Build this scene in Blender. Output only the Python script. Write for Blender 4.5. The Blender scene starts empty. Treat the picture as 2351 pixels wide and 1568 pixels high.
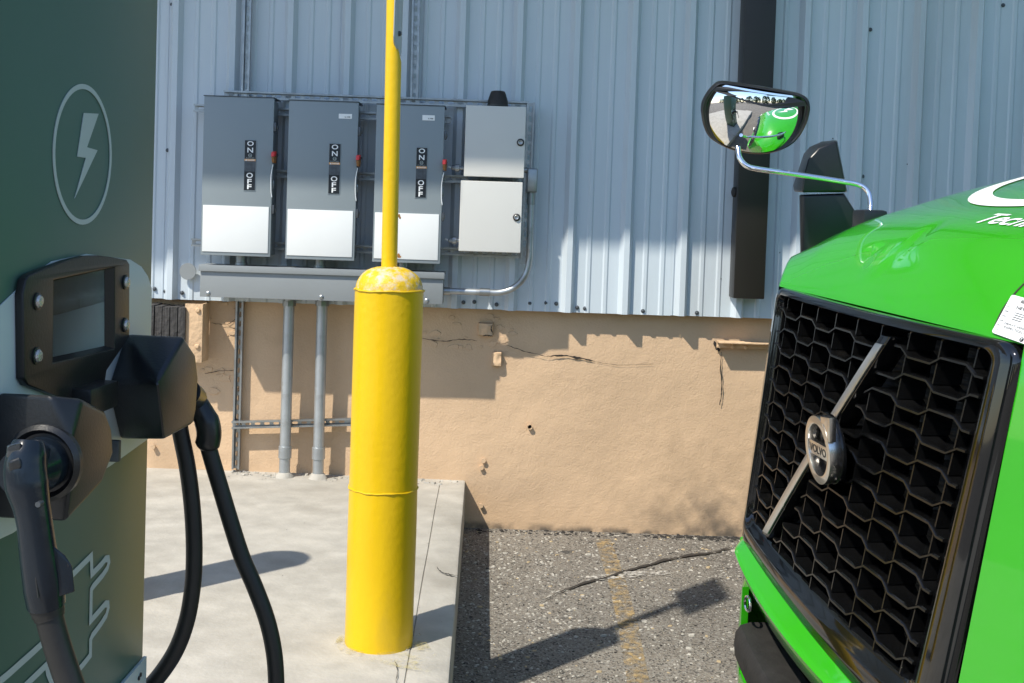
import bpy, bmesh, math, random
from mathutils import Vector, Matrix, noise
from mathutils.geometry import tessellate_polygon
random.seed(7)
R = math.radians
SC = bpy.context.scene
COL = SC.collection

# ------------------------------------------------------------------ camera
FPX, CX, CY, ROLL, PITCH, CAMH = 2640.0, 1113.0, 597.0, 0.033, R(2.0), 1.665
FW = Vector((0, math.cos(PITCH), -math.sin(PITCH)))
UP = Vector((0, math.sin(PITCH), math.cos(PITCH)))
RT = Vector((1, 0, 0))
EYE = Vector((0, 0, CAMH))
cr, sr = math.cos(ROLL), math.sin(ROLL)
cam_d = bpy.data.cameras.new("camera")
cam = bpy.data.objects.new("camera", cam_d); COL.objects.link(cam)
right = RT * cr + UP * sr
upv = UP * cr - RT * sr
m = Matrix((right, upv, -FW)).transposed().to_4x4(); m.translation = EYE
cam.matrix_world = m
cam_d.sensor_width = 36.0
cam_d.lens = FPX / 2351.0 * 36.0
cam_d.shift_x = (1175.5 - CX) / 2351.0
cam_d.shift_y = -(784.0 - CY) / 2351.0
cam_d.clip_start = 0.05; cam_d.clip_end = 3000
SC.camera = cam

# ------------------------------------------------------------------ world and sun
SUN = Vector((0.55, 0.57, -1.0)).normalized()         # the way the light travels
world = bpy.data.worlds.new("World"); SC.world = world; world.use_nodes = True
nt = world.node_tree; nt.nodes.clear()
sky = nt.nodes.new("ShaderNodeTexSky"); sky.sky_type = 'NISHITA'; sky.sun_disc = False
sky.sun_elevation = math.asin(-SUN.z)
sky.sun_rotation = math.atan2(-SUN.x, -SUN.y)
sky.air_density = 1.0; sky.dust_density = 0.3; sky.ozone_density = 2.2
bg = nt.nodes.new("ShaderNodeBackground"); bg.inputs[1].default_value = 0.15
wo = nt.nodes.new("ShaderNodeOutputWorld")
nt.links.new(sky.outputs[0], bg.inputs[0]); nt.links.new(bg.outputs[0], wo.inputs[0])
sd = bpy.data.lights.new("sun", 'SUN'); sd.energy = 4.0; sd.angle = R(0.9); sd.color = (1.0, 0.93, 0.81)
so = bpy.data.objects.new("sun", sd); COL.objects.link(so)
so.rotation_euler = SUN.to_track_quat('-Z', 'Y').to_euler(); so.location = (-6, -6, 12)
SC.view_settings.view_transform = 'Standard'; SC.view_settings.look = 'None'
SC.view_settings.gamma = 1.0; SC.view_settings.use_curve_mapping = False
SC.view_settings.exposure = 0.52
SC.cycles.max_bounces = 8; SC.cycles.use_denoising = True

# ------------------------------------------------------------------ measuring: photo ray -> place in the world
def ray(px, py):
    a, b = px - CX, py - CY
    return FW + RT * ((a * cr + b * sr) / FPX) - UP * ((-a * sr + b * cr) / FPX)
def at(px, py, Y):
    d = ray(px, py); return EYE + d * (Y / d.y)
def plane_hit(px, py, p0, n):
    d = ray(px, py); return EYE + d * ((p0 - EYE).dot(n) / d.dot(n))

# ------------------------------------------------------------------ materials
MATS = {}
def M(name, col, rough=0.5, metal=0.0, var=0.12, vs=6.0, bump=0.0, bs=60.0, coat=0.0, dirt=None, ds=3.0, dlo=0.55, dhi=0.7, spec=0.5, stretch=None, rvar=0.0):
    mt = bpy.data.materials.new(name); mt.use_nodes = True
    n = mt.node_tree; L = n.links
    b = n.nodes["Principled BSDF"]
    b.inputs["Roughness"].default_value = rough; b.inputs["Metallic"].default_value = metal
    b.inputs["Specular IOR Level"].default_value = spec
    if coat: b.inputs["Coat Weight"].default_value = coat; b.inputs["Coat Roughness"].default_value = 0.03
    tc = n.nodes.new("ShaderNodeTexCoord"); src = tc.outputs["Object"]
    if stretch:
        mp = n.nodes.new("ShaderNodeMapping"); mp.inputs["Scale"].default_value = stretch
        L.new(src, mp.inputs[0]); src = mp.outputs[0]
    nz = n.nodes.new("ShaderNodeTexNoise"); nz.inputs["Scale"].default_value = vs; nz.inputs["Detail"].default_value = 6
    L.new(src, nz.inputs["Vector"])
    mx = n.nodes.new("ShaderNodeMix"); mx.data_type = 'RGBA'
    c = Vector(col)
    mx.inputs["A"].default_value = (*[max(0, x * (1 - var)) for x in c], 1)
    mx.inputs["B"].default_value = (*[min(1, x * (1 + var)) for x in c], 1)
    mr = n.nodes.new("ShaderNodeMapRange"); mr.inputs[1].default_value = .3; mr.inputs[2].default_value = .7
    L.new(nz.outputs["Fac"], mr.inputs[0]); L.new(mr.outputs[0], mx.inputs["Factor"])
    out = mx.outputs["Result"]
    if dirt:
        nd = n.nodes.new("ShaderNodeTexNoise"); nd.inputs["Scale"].default_value = ds; nd.inputs["Detail"].default_value = 8
        nd.inputs["Roughness"].default_value = .65
        L.new(src, nd.inputs["Vector"])
        r2 = n.nodes.new("ShaderNodeMapRange"); r2.inputs[1].default_value = dlo; r2.inputs[2].default_value = dhi
        L.new(nd.outputs["Fac"], r2.inputs[0])
        m2 = n.nodes.new("ShaderNodeMix"); m2.data_type = 'RGBA'
        L.new(r2.outputs[0], m2.inputs["Factor"]); L.new(out, m2.inputs["A"]); m2.inputs["B"].default_value = (*dirt, 1)
        out = m2.outputs["Result"]
    L.new(out, b.inputs["Base Color"])
    if rvar:
        r3 = n.nodes.new("ShaderNodeMapRange"); r3.inputs[3].default_value = rough - rvar; r3.inputs[4].default_value = rough + rvar
        L.new(nz.outputs["Fac"], r3.inputs[0]); L.new(r3.outputs[0], b.inputs["Roughness"])
    if bump:
        nb = n.nodes.new("ShaderNodeTexNoise"); nb.inputs["Scale"].default_value = bs; nb.inputs["Detail"].default_value = 5
        L.new(tc.outputs["Object"], nb.inputs["Vector"])
        bp = n.nodes.new("ShaderNodeBump"); bp.inputs["Strength"].default_value = bump; bp.inputs["Distance"].default_value = 0.01
        L.new(nb.outputs["Fac"], bp.inputs["Height"]); L.new(bp.outputs[0], b.inputs["Normal"])
    MATS[name] = mt
    return mt

M('siding', (.54, .61, .66), .38, 0, .04, 1.2, .03, 6, dirt=(.43, .46, .47), ds=1.4, dlo=.56, dhi=.85, stretch=(1, 1, .15))
M('beige', (.60, .425, .27), .9, 0, .08, 2.0, .55, 11, dirt=(.38, .27, .17), ds=1.6, dlo=.55, dhi=.85)
M('patch', (.60, .42, .26), .9, 0, .08, 9, .8, 30)
M('concrete', (.43, .41, .365), .88, 0, .13, 9.0, .22, 60, dirt=(.30, .28, .24), ds=2.2, dlo=.46, dhi=.78)
M('crack', (.03, .026, .022), .95)
M('flake', (.43, .41, .365), .85, 0, .25, 40)
M('flake_tan', (.42, .33, .2), .85, 0, .25, 40)
M('flake_dark', (.03, .028, .026), .95, 0, .3, 40)
M('stain_dark', (.028, .026, .025), .85, 0, .3, 30)
M('boxgrey', (.235, .275, .295), .32, 0, .03, 2)
M('boxwhite', (.74, .76, .75), .42, 0, .03, 3)
M('cabinet', (.60, .60, .57), .36, 0, .03, 2, .02, 4)
M('wireway', (.235, .255, .262), .4, 0, .05, 2)
M('galv', (.34, .36, .37), .36, .85, .18, 14, .05, 60)
M('conduit', (.44, .47, .49), .42, .7, .14, 10, .05, 40, dirt=(.33, .33, .32), ds=8)
M('chrome', (.86, .87, .88), .06, 1.0, .02)
M('mirror', (.93, .94, .95), .015, 1.0, .0)
M('blackplastic', (.010, .011, .0125), .33, 0, .15, 20, .05, 220, spec=.55)
M('blackrubber', (.017, .016, .015), .62, 0, .25, 30, .15, 90)
M('cable', (.013, .0125, .012), .5, 0, .2, 20, .05, 120)
M('handle', (.009, .014, .021), .22, 0, .12, 12, .03, 160, spec=.38)
M('pianoblack', (.004, .0043, .0048), .06, 0, .2, 8, coat=.5, dirt=(.018, .014, .010), ds=2.2, dlo=.62, dhi=.9)
M('grille', (.004, .0042, .0045), .20, 0, .3, 12, .03, 60, dirt=(.018, .0165, .014), ds=7, dlo=.60, dhi=.85)
M('radiator', (.035, .035, .035), .55, .3, .4, 50, 0)
M('satin', (.60, .60, .60), .28, .95, .06, 20)
M('steelmark', (.66, .64, .61), .24, 1.0, .05, 20)
M('truckgreen', (.026, .355, .005), .24, 0, .04, 2, .0, 4, coat=1.0, spec=.5, rvar=.05)
M('decalwhite', (.80, .82, .82), .4, 0, .02)
M('charger', (.066, .134, .102), .36, 0, .06, 1.5, .012, 3)
M('chargerwhite', (.50, .56, .55), .38, 0, .03, 2)
M('chargerline', (.44, .50, .49), .4, 0, .04, 2)
M('fascia', (.020, .0185, .0175), .36, 0, .1, 10, .05, 200, spec=.38)
M('screen', (.026, .022, .016), .40, 0, .05, 3, spec=.10)
M('button', (.55, .52, .48), .25, .6, .1, 200, .3, 250)
M('yellow', (.74, .475, .002), .36, 0, .05, 6, .14, 46, dirt=(.52, .34, .03), ds=3.2, dlo=.58, dhi=.9, stretch=(1, 1, .35))
M('signface', (.42, .45, .46), .4, .3, .1, 8)
M('downspout', (.017, .0145, .012), .42, 0, .12, 3, .03, 10)
M('wood', (.045, .043, .042), .9, 0, .55, 14, 1.0, 40, stretch=(6, 6, .6))
M('red', (.75, .05, .05), .45, 0, .08, 20)
M('rustred', (.22, .10, .03), .6, 0, .3, 60)
M('rust', (.30, .13, .03), .8, 0, .5, 60)
M('labelblack', (.009, .012, .016), .35)
M('orange', (.75, .36, .10), .5)
M('white', (.82, .84, .84), .5, 0, .02)
M('ink', (.015, .015, .016), .5)
M('screwgrey', (.09, .10, .11), .45, .6, .2, 60)
M('roof', (.5, .5, .5), .5)
M('glass', (.02, .025, .03), .05, 0, .05, coat=1)
M('tyre', (.02, .02, .02), .8, 0, .2, 10, .2, 40)

def mat_dome():
    mt = M('yellow_worn', (.70, .45, .006), .5, 0, .05, 6, .5, 42, dirt=(.60, .50, .36), ds=30, dlo=.47, dhi=.62)
    return mt
mat_dome()

def mat_asphalt():
    mt = bpy.data.materials.new('asphalt'); mt.use_nodes = True
    n = mt.node_tree; L = n.links; b = n.nodes["Principled BSDF"]; b.inputs["Roughness"].default_value = .92
    tc = n.nodes.new("ShaderNodeTexCoord")
    def nz(scale, det=6, rough=.6):
        q = n.nodes.new("ShaderNodeTexNoise"); q.inputs["Scale"].default_value = scale; q.inputs["Detail"].default_value = det
        q.inputs["Roughness"].default_value = rough
        L.new(tc.outputs["Object"], q.inputs["Vector"]); return q.outputs["Fac"]
    def mr(v, a, c):
        q = n.nodes.new("ShaderNodeMapRange"); q.inputs[1].default_value = a; q.inputs[2].default_value = c
        L.new(v, q.inputs[0]); return q.outputs[0]
    def mix(f, A, B):
        q = n.nodes.new("ShaderNodeMix"); q.data_type = 'RGBA'; L.new(f, q.inputs["Factor"])
        for k, v in (("A", A), ("B", B)):
            if isinstance(v, tuple): q.inputs[k].default_value = (*v, 1)
            else: L.new(v, q.inputs[k])
        return q.outputs["Result"]
    base = mix(mr(nz(1.3), .35, .65), (.125, .112, .096), (.205, .183, .153))
    vor = n.nodes.new("ShaderNodeTexVoronoi"); vor.inputs["Scale"].default_value = 130
    L.new(tc.outputs["Object"], vor.inputs["Vector"])
    sep = n.nodes.new("ShaderNodeSeparateColor"); L.new(vor.outputs["Color"], sep.inputs[0])
    base = mix(mr(sep.outputs[0], .55, 1.0), base, (.26, .25, .225))
    base = mix(mr(sep.outputs[1], .72, .95), base, (.035, .033, .031))
    base = mix(mr(nz(95, 3, .7), .60, .66), base, (.36, .34, .30))
    base = mix(mr(nz(5.5), .62, .70), base, (.05, .048, .046))
    L.new(base, b.inputs["Base Color"])
    bp = n.nodes.new("ShaderNodeBump"); bp.inputs["Strength"].default_value = .55; bp.inputs["Distance"].default_value = .006
    L.new(vor.outputs["Distance"], bp.inputs["Height"]); L.new(bp.outputs[0], b.inputs["Normal"])
    MATS['asphalt'] = mt
mat_asphalt()

def grime_beige():
    # splash-back grime at the foot of the wall by the truck
    mt = MATS['beige']; n = mt.node_tree; L = n.links; b = n.nodes["Principled BSDF"]
    src = b.inputs["Base Color"].links[0].from_socket
    tc = n.nodes.new("ShaderNodeTexCoord"); sp = n.nodes.new("ShaderNodeSeparateXYZ"); L.new(tc.outputs["Object"], sp.inputs[0])
    def mr(v, a, c):
        q = n.nodes.new("ShaderNodeMapRange"); q.interpolation_type = 'SMOOTHSTEP'; q.inputs[1].default_value = a; q.inputs[2].default_value = c; L.new(v, q.inputs[0]); return q.outputs[0]
    def mul(a, c):
        q = n.nodes.new("ShaderNodeMath"); q.operation = 'MULTIPLY'; L.new(a, q.inputs[0]); L.new(c, q.inputs[1]); return q.outputs[0]
    nz = n.nodes.new("ShaderNodeTexNoise"); nz.inputs["Scale"].default_value = 9; nz.inputs["Detail"].default_value = 7; L.new(tc.outputs["Object"], nz.inputs["Vector"])
    f = mul(mul(mr(sp.outputs[2], .42, .0), mr(sp.outputs[0], .55, 1.35)), mr(nz.outputs["Fac"], .25, .65))
    f2 = mul(mr(sp.outputs[2], .05, .0), mr(nz.outputs["Fac"], .35, .6))
    mx_ = n.nodes.new("ShaderNodeMath"); mx_.operation = 'MAXIMUM'; L.new(f, mx_.inputs[0]); L.new(f2, mx_.inputs[1])
    q = n.nodes.new("ShaderNodeMix"); q.data_type = 'RGBA'; L.new(mx_.outputs[0], q.inputs["Factor"]); L.new(src, q.inputs["A"]); q.inputs["B"].default_value = (.13, .105, .08, 1)
    L.new(q.outputs["Result"], b.inputs["Base Color"])
    old = b.inputs["Normal"].links[0].from_socket
    nf = n.nodes.new("ShaderNodeTexNoise"); nf.inputs["Scale"].default_value = 85; nf.inputs["Detail"].default_value = 4; nf.inputs["Roughness"].default_value = .7; L.new(tc.outputs["Object"], nf.inputs["Vector"])
    bp = n.nodes.new("ShaderNodeBump"); bp.inputs["Strength"].default_value = .45; bp.inputs["Distance"].default_value = .006
    L.new(nf.outputs["Fac"], bp.inputs["Height"]); L.new(old, bp.inputs["Normal"]); L.new(bp.outputs[0], b.inputs["Normal"])
grime_beige()

def mat_worn(name, col, lo, hi, scale):
    # worn road paint: chips missing where the noise says so
    mt = M(name, col, .85, 0, .2, 25)
    n = mt.node_tree; L = n.links; b = n.nodes["Principled BSDF"]
    tc = n.nodes.new("ShaderNodeTexCoord"); q = n.nodes.new("ShaderNodeTexNoise"); q.inputs["Scale"].default_value = scale
    q.inputs["Detail"].default_value = 8; q.inputs["Roughness"].default_value = .75
    L.new(tc.outputs["Object"], q.inputs["Vector"])
    r = n.nodes.new("ShaderNodeMapRange"); r.inputs[1].default_value = lo; r.inputs[2].default_value = hi
    L.new(q.outputs["Fac"], r.inputs[0]); L.new(r.outputs[0], b.inputs["Alpha"])
mat_worn('yellowline', (.40, .285, .135), .44, .66, 20)
mat_worn('yellowspill', (.52, .44, .16), .52, .85, 9)
mat_worn('whiteline', (.48, .46, .42), .46, .58, 30)

def mat_radiator():
    mt = MATS['radiator']; n = mt.node_tree; L = n.links; b = n.nodes["Principled BSDF"]
    tc = n.nodes.new("ShaderNodeTexCoord"); w = n.nodes.new("ShaderNodeTexWave"); w.bands_direction = 'Z'
    w.inputs["Scale"].default_value = 24
    L.new(tc.outputs["Object"], w.inputs["Vector"])
    bp = n.nodes.new("ShaderNodeBump"); bp.inputs["Strength"].default_value = .9; bp.inputs["Distance"].default_value = .004
    L.new(w.outputs["Fac"], bp.inputs["Height"]); L.new(bp.outputs[0], b.inputs["Normal"])
mat_radiator()

# ------------------------------------------------------------------ building helpers
def tag(o, label=None, cat=None, group=None, kind=None):
    if label: o['label'] = label
    if cat: o['category'] = cat
    if group: o['group'] = group
    if kind: o['kind'] = kind
    return o
ROOTM = {}
def thing(name, loc, label, cat, group=None, rz=0.0, rx=0.0):
    o = bpy.data.objects.new(name, None); COL.objects.link(o)
    o.empty_display_size = .1
    o.location = loc; o.rotation_euler = (rx, 0, rz)
    ROOTM[o.name] = (Matrix.Translation(Vector(loc)) @ Matrix.Rotation(rz, 4, 'Z') @ Matrix.Rotation(rx, 4, 'X')).inverted()
    return tag(o, label, cat, group)

class MB:
    def __init__(s): s.v = []; s.f = []
    def vert(s, p): s.v.append(Vector(p)); return len(s.v) - 1
    def face(s, *pts): s.f.append([s.vert(p) for p in pts])
    def box(s, x0, x1, y0, y1, z0, z1):
        i = len(s.v)
        for z in (z0, z1):
            for x, y in ((x0, y0), (x1, y0), (x1, y1), (x0, y1)): s.v.append(Vector((x, y, z)))
        for q in ((0, 3, 2, 1), (4, 5, 6, 7), (0, 1, 5, 4), (1, 2, 6, 5), (2, 3, 7, 6), (3, 0, 4, 7)): s.f.append([i + k for k in q])
        return s
    def loft(s, rings, closed=True, caps=True):
        i0 = len(s.v); n = len(rings[0])
        for r in rings: s.v.extend(Vector(p) for p in r)
        for k in range(len(rings) - 1):
            for j in range(n if closed else n - 1):
                a = i0 + k * n + j; b = i0 + k * n + (j + 1) % n
                s.f.append([a, b, b + n, a + n])
        if caps and closed:
            s.f.append([i0 + j for j in reversed(range(n))]); s.f.append([i0 + (len(rings) - 1) * n + j for j in range(n)])
        return s
    def tube(s, path, rad, seg=12, caps=True, squash=None):
        path = [Vector(p) for p in path]; rings = []
        nrm = None
        for k, p in enumerate(path):
            t = (path[min(k + 1, len(path) - 1)] - path[max(k - 1, 0)]).normalized()
            if nrm is None:
                nrm = t.orthogonal().normalized()
            else:
                nrm = (nrm - t * nrm.dot(t)).normalized()
            bn = t.cross(nrm); r = rad[k] if isinstance(rad, (list, tuple)) else rad
            rings.append([p + (nrm * math.cos(2 * math.pi * j / seg) + bn * math.sin(2 * math.pi * j / seg)) * r for j in range(seg)])
        return s.loft(rings, True, caps)
    def lathe(s, prof, c, axis=(0, 0, 1), seg=32, caps=True):
        ax = Vector(axis).normalized(); u = ax.orthogonal().normalized(); w = ax.cross(u); c = Vector(c)
        return s.loft([[c + ax * h + (u * math.cos(2 * math.pi * j / seg) + w * math.sin(2 * math.pi * j / seg)) * r for j in range(seg)] for r, h in prof], True, caps)
    def plate(s, outer, fn, d0, d1, holes=()):
        loops = [list(outer)] + [list(h) for h in holes]
        tri = tessellate_polygon([[Vector((p[0], p[1], 0)) for p in l] for l in loops])
        flat = [p for l in loops for p in l]; i0 = len(s.v); n = len(flat)
        for d in (d0, d1): s.v.extend(Vector(fn(p[0], p[1], d)) for p in flat)
        for t in tri: s.f.append([i0 + k for k in t]); s.f.append([i0 + n + k for k in reversed(t)])
        o = 0
        for l in loops:
            for j in range(len(l)):
                a = i0 + o + j; b = i0 + o + (j + 1) % len(l); s.f.append([a, b, b + n, a + n])
            o += len(l)
        return s
    def build(s, name, mat, parent=None, smooth=False, bevel=0.0, seg=2, local=False, root=None, label=None, kind=None, weld=True, angle=35):
        me = bpy.data.meshes.new(name)
        inv = None
        if parent is not None and not local:
            p = parent
            while p.parent is not None: p = p.parent
            inv = ROOTM.get(p.name)
        vv = [inv @ v for v in s.v] if inv else s.v
        me.from_pydata([tuple(v) for v in vv], [], s.f)
        bm = bmesh.new(); bm.from_mesh(me)
        if weld: bmesh.ops.remove_doubles(bm, verts=bm.verts, dist=1e-5)
        bmesh.ops.recalc_face_normals(bm, faces=bm.faces)
        if bevel:
            es = [e for e in bm.edges if len(e.link_faces) == 2 and e.calc_face_angle(0) > R(30)]
            bmesh.ops.bevel(bm, geom=es, offset=bevel, segments=seg, affect='EDGES', profile=.6, clamp_overlap=True)
        bm.to_mesh(me); bm.free()
        me.materials.append(MATS[mat])
        if smooth or bevel:
            me.polygons.foreach_set("use_smooth", [True] * len(me.polygons))
            try: me.set_sharp_from_angle(angle=R(angle))
            except Exception: pass
        o = bpy.data.objects.new(name, me); COL.objects.link(o)
        if parent is not None: o.parent = parent
        if label: o['label'] = label
        if kind: o['kind'] = kind
        return o

def hull(pts, name, mat, parent, bevel=0.0, local=False, seg=3):
    bm = bmesh.new()
    for p in pts: bm.verts.new(p)
    r = bmesh.ops.convex_hull(bm, input=bm.verts)
    bmesh.ops.delete(bm, geom=[g for g in r['geom_interior'] if isinstance(g, bmesh.types.BMVert)], context='VERTS')
    bmesh.ops.dissolve_limit(bm, angle_limit=R(4), verts=bm.verts, edges=bm.edges)
    mb = MB(); bm.verts.index_update()
    mb.v = [v.co.copy() for v in bm.verts]; mb.f = [[v.index for v in f.verts] for f in bm.faces]; bm.free()
    return mb.build(name, mat, parent, bevel=bevel, seg=seg, local=local)

TXT = {}
def text2d(string, bold=False):
    if string in TXT: return TXT[string]
    cu = bpy.data.curves.new("t", 'FONT'); cu.body = string; cu.size = 1.0; cu.resolution_u = 3
    if bold: cu.offset = .018
    ob = bpy.data.objects.new("t", cu); COL.objects.link(ob)
    me = bpy.data.meshes.new_from_object(ob.evaluated_get(bpy.context.evaluated_depsgraph_get()))
    vs = [v.co.copy() for v in me.vertices]; fs = [list(p.vertices) for p in me.polygons]
    bpy.data.objects.remove(ob); bpy.data.curves.remove(cu); bpy.data.meshes.remove(me)
    x0 = min(v.x for v in vs); x1 = max(v.x for v in vs); y0 = min(v.y for v in vs); y1 = max(v.y for v in vs)
    vs = [((v.x - x0) / (x1 - x0), (v.y - y0) / (y1 - y0)) for v in vs]
    TXT[string] = (vs, fs, (x1 - x0) / (y1 - y0)); return TXT[string]
def add_text(mb, string, fn, u0, v0, w, h, shear=0.0, bold=False):
    vs, fs, _ = text2d(string, bold); i = len(mb.v)
    mb.v.extend(Vector(fn(u0 + a * w + shear * b * h, v0 + b * h)) for a, b in vs)
    mb.f.extend([i + k for k in f] for f in fs)

def sm(path, n=6):       # Catmull-Rom through the points
    P = [Vector(p) for p in path]; out = []
    for k in range(len(P) - 1):
        a, b, c, d = P[max(k - 1, 0)], P[k], P[k + 1], P[min(k + 2, len(P) - 1)]
        for i in range(n):
            t = i / n
            out.append(.5 * ((2 * b) + (c - a) * t + (2 * a - 5 * b + 4 * c - d) * t * t + (3 * b - a - 3 * c + d) * t ** 3))
    out.append(P[-1]); return out
def circ(n, r, cx=0, cy=0): return [(cx + r * math.cos(2 * math.pi * k / n), cy + r * math.sin(2 * math.pi * k / n)) for k in range(n)]
def copy_tree(o, parent=None):
    c = o.copy(); COL.objects.link(c)
    if parent is not None: c.parent = parent
    for ch in list(o.children): copy_tree(ch, c)
    return c

# =================================================================== GROUND
SLABZ, EDGE, WALLF, SID = .257, -.065, 6.16, 6.09
mb = MB(); mb.face((-400, -400, 0), (400, -400, 0), (400, 400, 0), (-400, 400, 0))
tag(mb.build('asphalt', 'asphalt'), kind='structure')

# concrete pad, its saw-cut border strip left as real grooves
pad = MB()
def padz(x, y): return SLABZ + (EDGE - x) * .012
prof = [(EDGE - .004, 0.0), (EDGE, .02), (EDGE, SLABZ - .012), (EDGE - .003, SLABZ - .004), (EDGE - .012, SLABZ)]
GR = EDGE - .135
prof += [(GR + .003, SLABZ + .001), (GR, SLABZ - .005), (GR - .003, SLABZ + .001)]
GR2 = EDGE - .255
prof += [(-1.0, SLABZ + .010), (-6.0, SLABZ + .02), (-6.0, 0)]
rows = []
for k in range(40):
    y = -3.0 + (WALLF + 3.0) * k / 39
    rows.append([(x + (noise.noise(Vector((y * 3, i, 0))) * .0035 if i in (1, 2, 3, 4) else 0) + (noise.noise(Vector((y * 5, 3, 1))) * .0025 if i in (5, 6, 7) else 0), y, z) for i, (x, z) in enumerate(prof)])
pad.loft(rows, closed=False)
tag(pad.build('concrete_pad', 'concrete', smooth=True, weld=False, angle=30), kind='structure')

# faded stall line and the old white stroke on the asphalt
mb = MB()
def gl(px, py, z=0.004): d = ray(px, py); return EYE + d * ((z - CAMH) / d.z)
def strip_ground(ptsL, ptsR, z):
    a = [gl(*p, z) for p in ptsL]; b = [gl(*p, z) for p in ptsR]
    for k in range(len(a) - 1): mb.face(a[k], b[k], b[k + 1], a[k + 1])
strip_ground([(1366, 1238), (1395, 1330), (1420, 1440), (1440, 1570), (1475, 1800)], [(1402, 1238), (1436, 1330), (1466, 1440), (1492, 1570), (1535, 1800)], .004)
tag(mb.build('stall_line', 'yellowline'), kind='structure')
mb = MB()
strip_ground([(1345, 1322), (1440, 1312), (1540, 1310)], [(1345, 1334), (1440, 1326), (1540, 1318)], .006)
tag(mb.build('worn_white_stroke', 'whiteline'), kind='structure')

# pavement crack: a sunken dark sliver with ragged edges
def ragged(pts, w, fn, jit, n=7):
    P = sm([Vector((*p, 0)) for p in pts], n); L, Rr = [], []
    for k, p in enumerate(P):
        t = (P[min(k + 1, len(P) - 1)] - P[max(k - 1, 0)]).normalized(); nn = Vector((-t.y, t.x, 0))
        ww = w * (math.sin(math.pi * (k + .3) / (len(P) + .2)) ** .5) * random.uniform(.35, 1.2)
        off = nn * random.uniform(-jit, jit)
        L.append(p + off + nn * ww); Rr.append(p + off - nn * ww)
    return [fn(p) for p in L], [fn(p) for p in Rr]
def crack_mesh(pts, w, fn, jit=1.5):
    mb = MB(); a, b = ragged(pts, w, fn, jit)
    for k in range(len(a) - 1): mb.face(a[k], a[k + 1], b[k + 1], b[k])
    return mb
mb = crack_mesh([(1250, 1378), (1300, 1352), (1400, 1322), (1480, 1298), (1560, 1278), (1640, 1266), (1700, 1250)], 2.6, lambda p: gl(p.x, p.y, .008), 1.6)
tag(mb.build('pavement_crack', 'crack'), kind='structure')

for k, pts in enumerate([[(1003, 1300), (1012, 1312), (1030, 1318), (1052, 1322)], [(905, 1515), (912, 1535), (908, 1575)]]):
    mb = crack_mesh(pts, 1.2, lambda p: gl(p.x, p.y, SLABZ + .0075), 1.0)
    tag(mb.build('pad_crack', 'crack'), kind='structure')
def flakes(name, mat, n, area, z, smin, smax, label, dens=None, seed=1):
    rnd = random.Random(seed); mb = MB(); k = 0; tries = 0
    while k < n and tries < n * 20:
        tries += 1
        x = rnd.uniform(area[0], area[1]); y = rnd.uniform(area[2], area[3])
        if dens and rnd.random() > dens(x, y): continue
        s = smin + (smax - smin) * rnd.random() ** 3; a = rnd.uniform(0, math.pi); e = rnd.uniform(.35, 1)
        m_ = rnd.choice((4, 5, 6)); h = rnd.uniform(.15, .35) * s
        ring = []
        for j in range(m_):
            t = 2 * math.pi * j / m_ + rnd.uniform(-.35, .35); r = s * rnd.uniform(.6, 1)
            u, w = r * math.cos(t), r * e * math.sin(t)
            ring.append((x + u * math.cos(a) - w * math.sin(a), y + u * math.sin(a) + w * math.cos(a)))
        zz = z(x, y) if callable(z) else z
        top = [(x + (p[0] - x) * .8, y + (p[1] - y) * .8, zz + h + rnd.uniform(-.2, .2) * h) for p in ring]
        mb.loft([[(p[0], p[1], zz - .001) for p in ring], top], True, False); mb.f.append([len(mb.v) - m_ + j for j in range(m_)])
        k += 1
    o = mb.build(name, mat, weld=False); return tag(o, kind='stuff')
def dens_asph(x, y):
    q = noise.noise(Vector((x * 2.2, y * 2.2, 4.0))) * .5 + .5
    return min(1, max(.05, .25 + .9 * (q - .35) + (.35 if x < .45 and y > 4.4 else 0)))
flakes('white_grit', 'flake', 4200, (EDGE + .005, 1.7, 2.9, 6.14), 0, .0028, .013, None, dens_asph, 3)
flakes('paint_chips', 'flake', 240, (EDGE + .01, 1.5, 3.0, 6.12), 0, .007, .022, None, dens_asph, 13)
flakes('dark_grit', 'flake_dark', 1500, (EDGE + .005, 1.7, 2.9, 6.14), 0, .003, .011, None, None, 5)
flakes('tan_grit', 'flake_tan', 500, (EDGE + .005, 1.7, 2.9, 6.14), 0, .003, .016, None, None, 6)
flakes('wall_foot_dirt', 'flake_dark', 900, (0, 1.9, 6.06, 6.15), 0, .004, .020, None, lambda x, y: min(1, (y - 6.02) * 6) * (.35 + .65 * (x > .95)), 8)
flakes('pad_crumbs', 'concrete', 160, (-1.32, -.1, 5.98, 6.14), lambda x, y: padz(x, y) - .0005, .006, .028, None, lambda x, y: min(1, max(0, (y - 5.98) * 7)), 9)
flakes('pad_specks', 'flake', 130, (-1.6, -.1, 3.2, 6.0), lambda x, y: SLABZ + .0095 if x < -.6 else SLABZ + .004, .002, .008, None, None, 10)
# oil spots
for k, (px, py, s) in enumerate([(1665, 1455, .085), (1590, 1480, .05), (1620, 1535, .07), (1500, 1545, .03)]):
    pass

# =================================================================== WAREHOUSE
WB = thing('warehouse', (0, SID, 0), 'warehouse wall of pale ribbed metal siding above a tan concrete base', 'building')
SB = 1.192          # bottom of the siding
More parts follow.
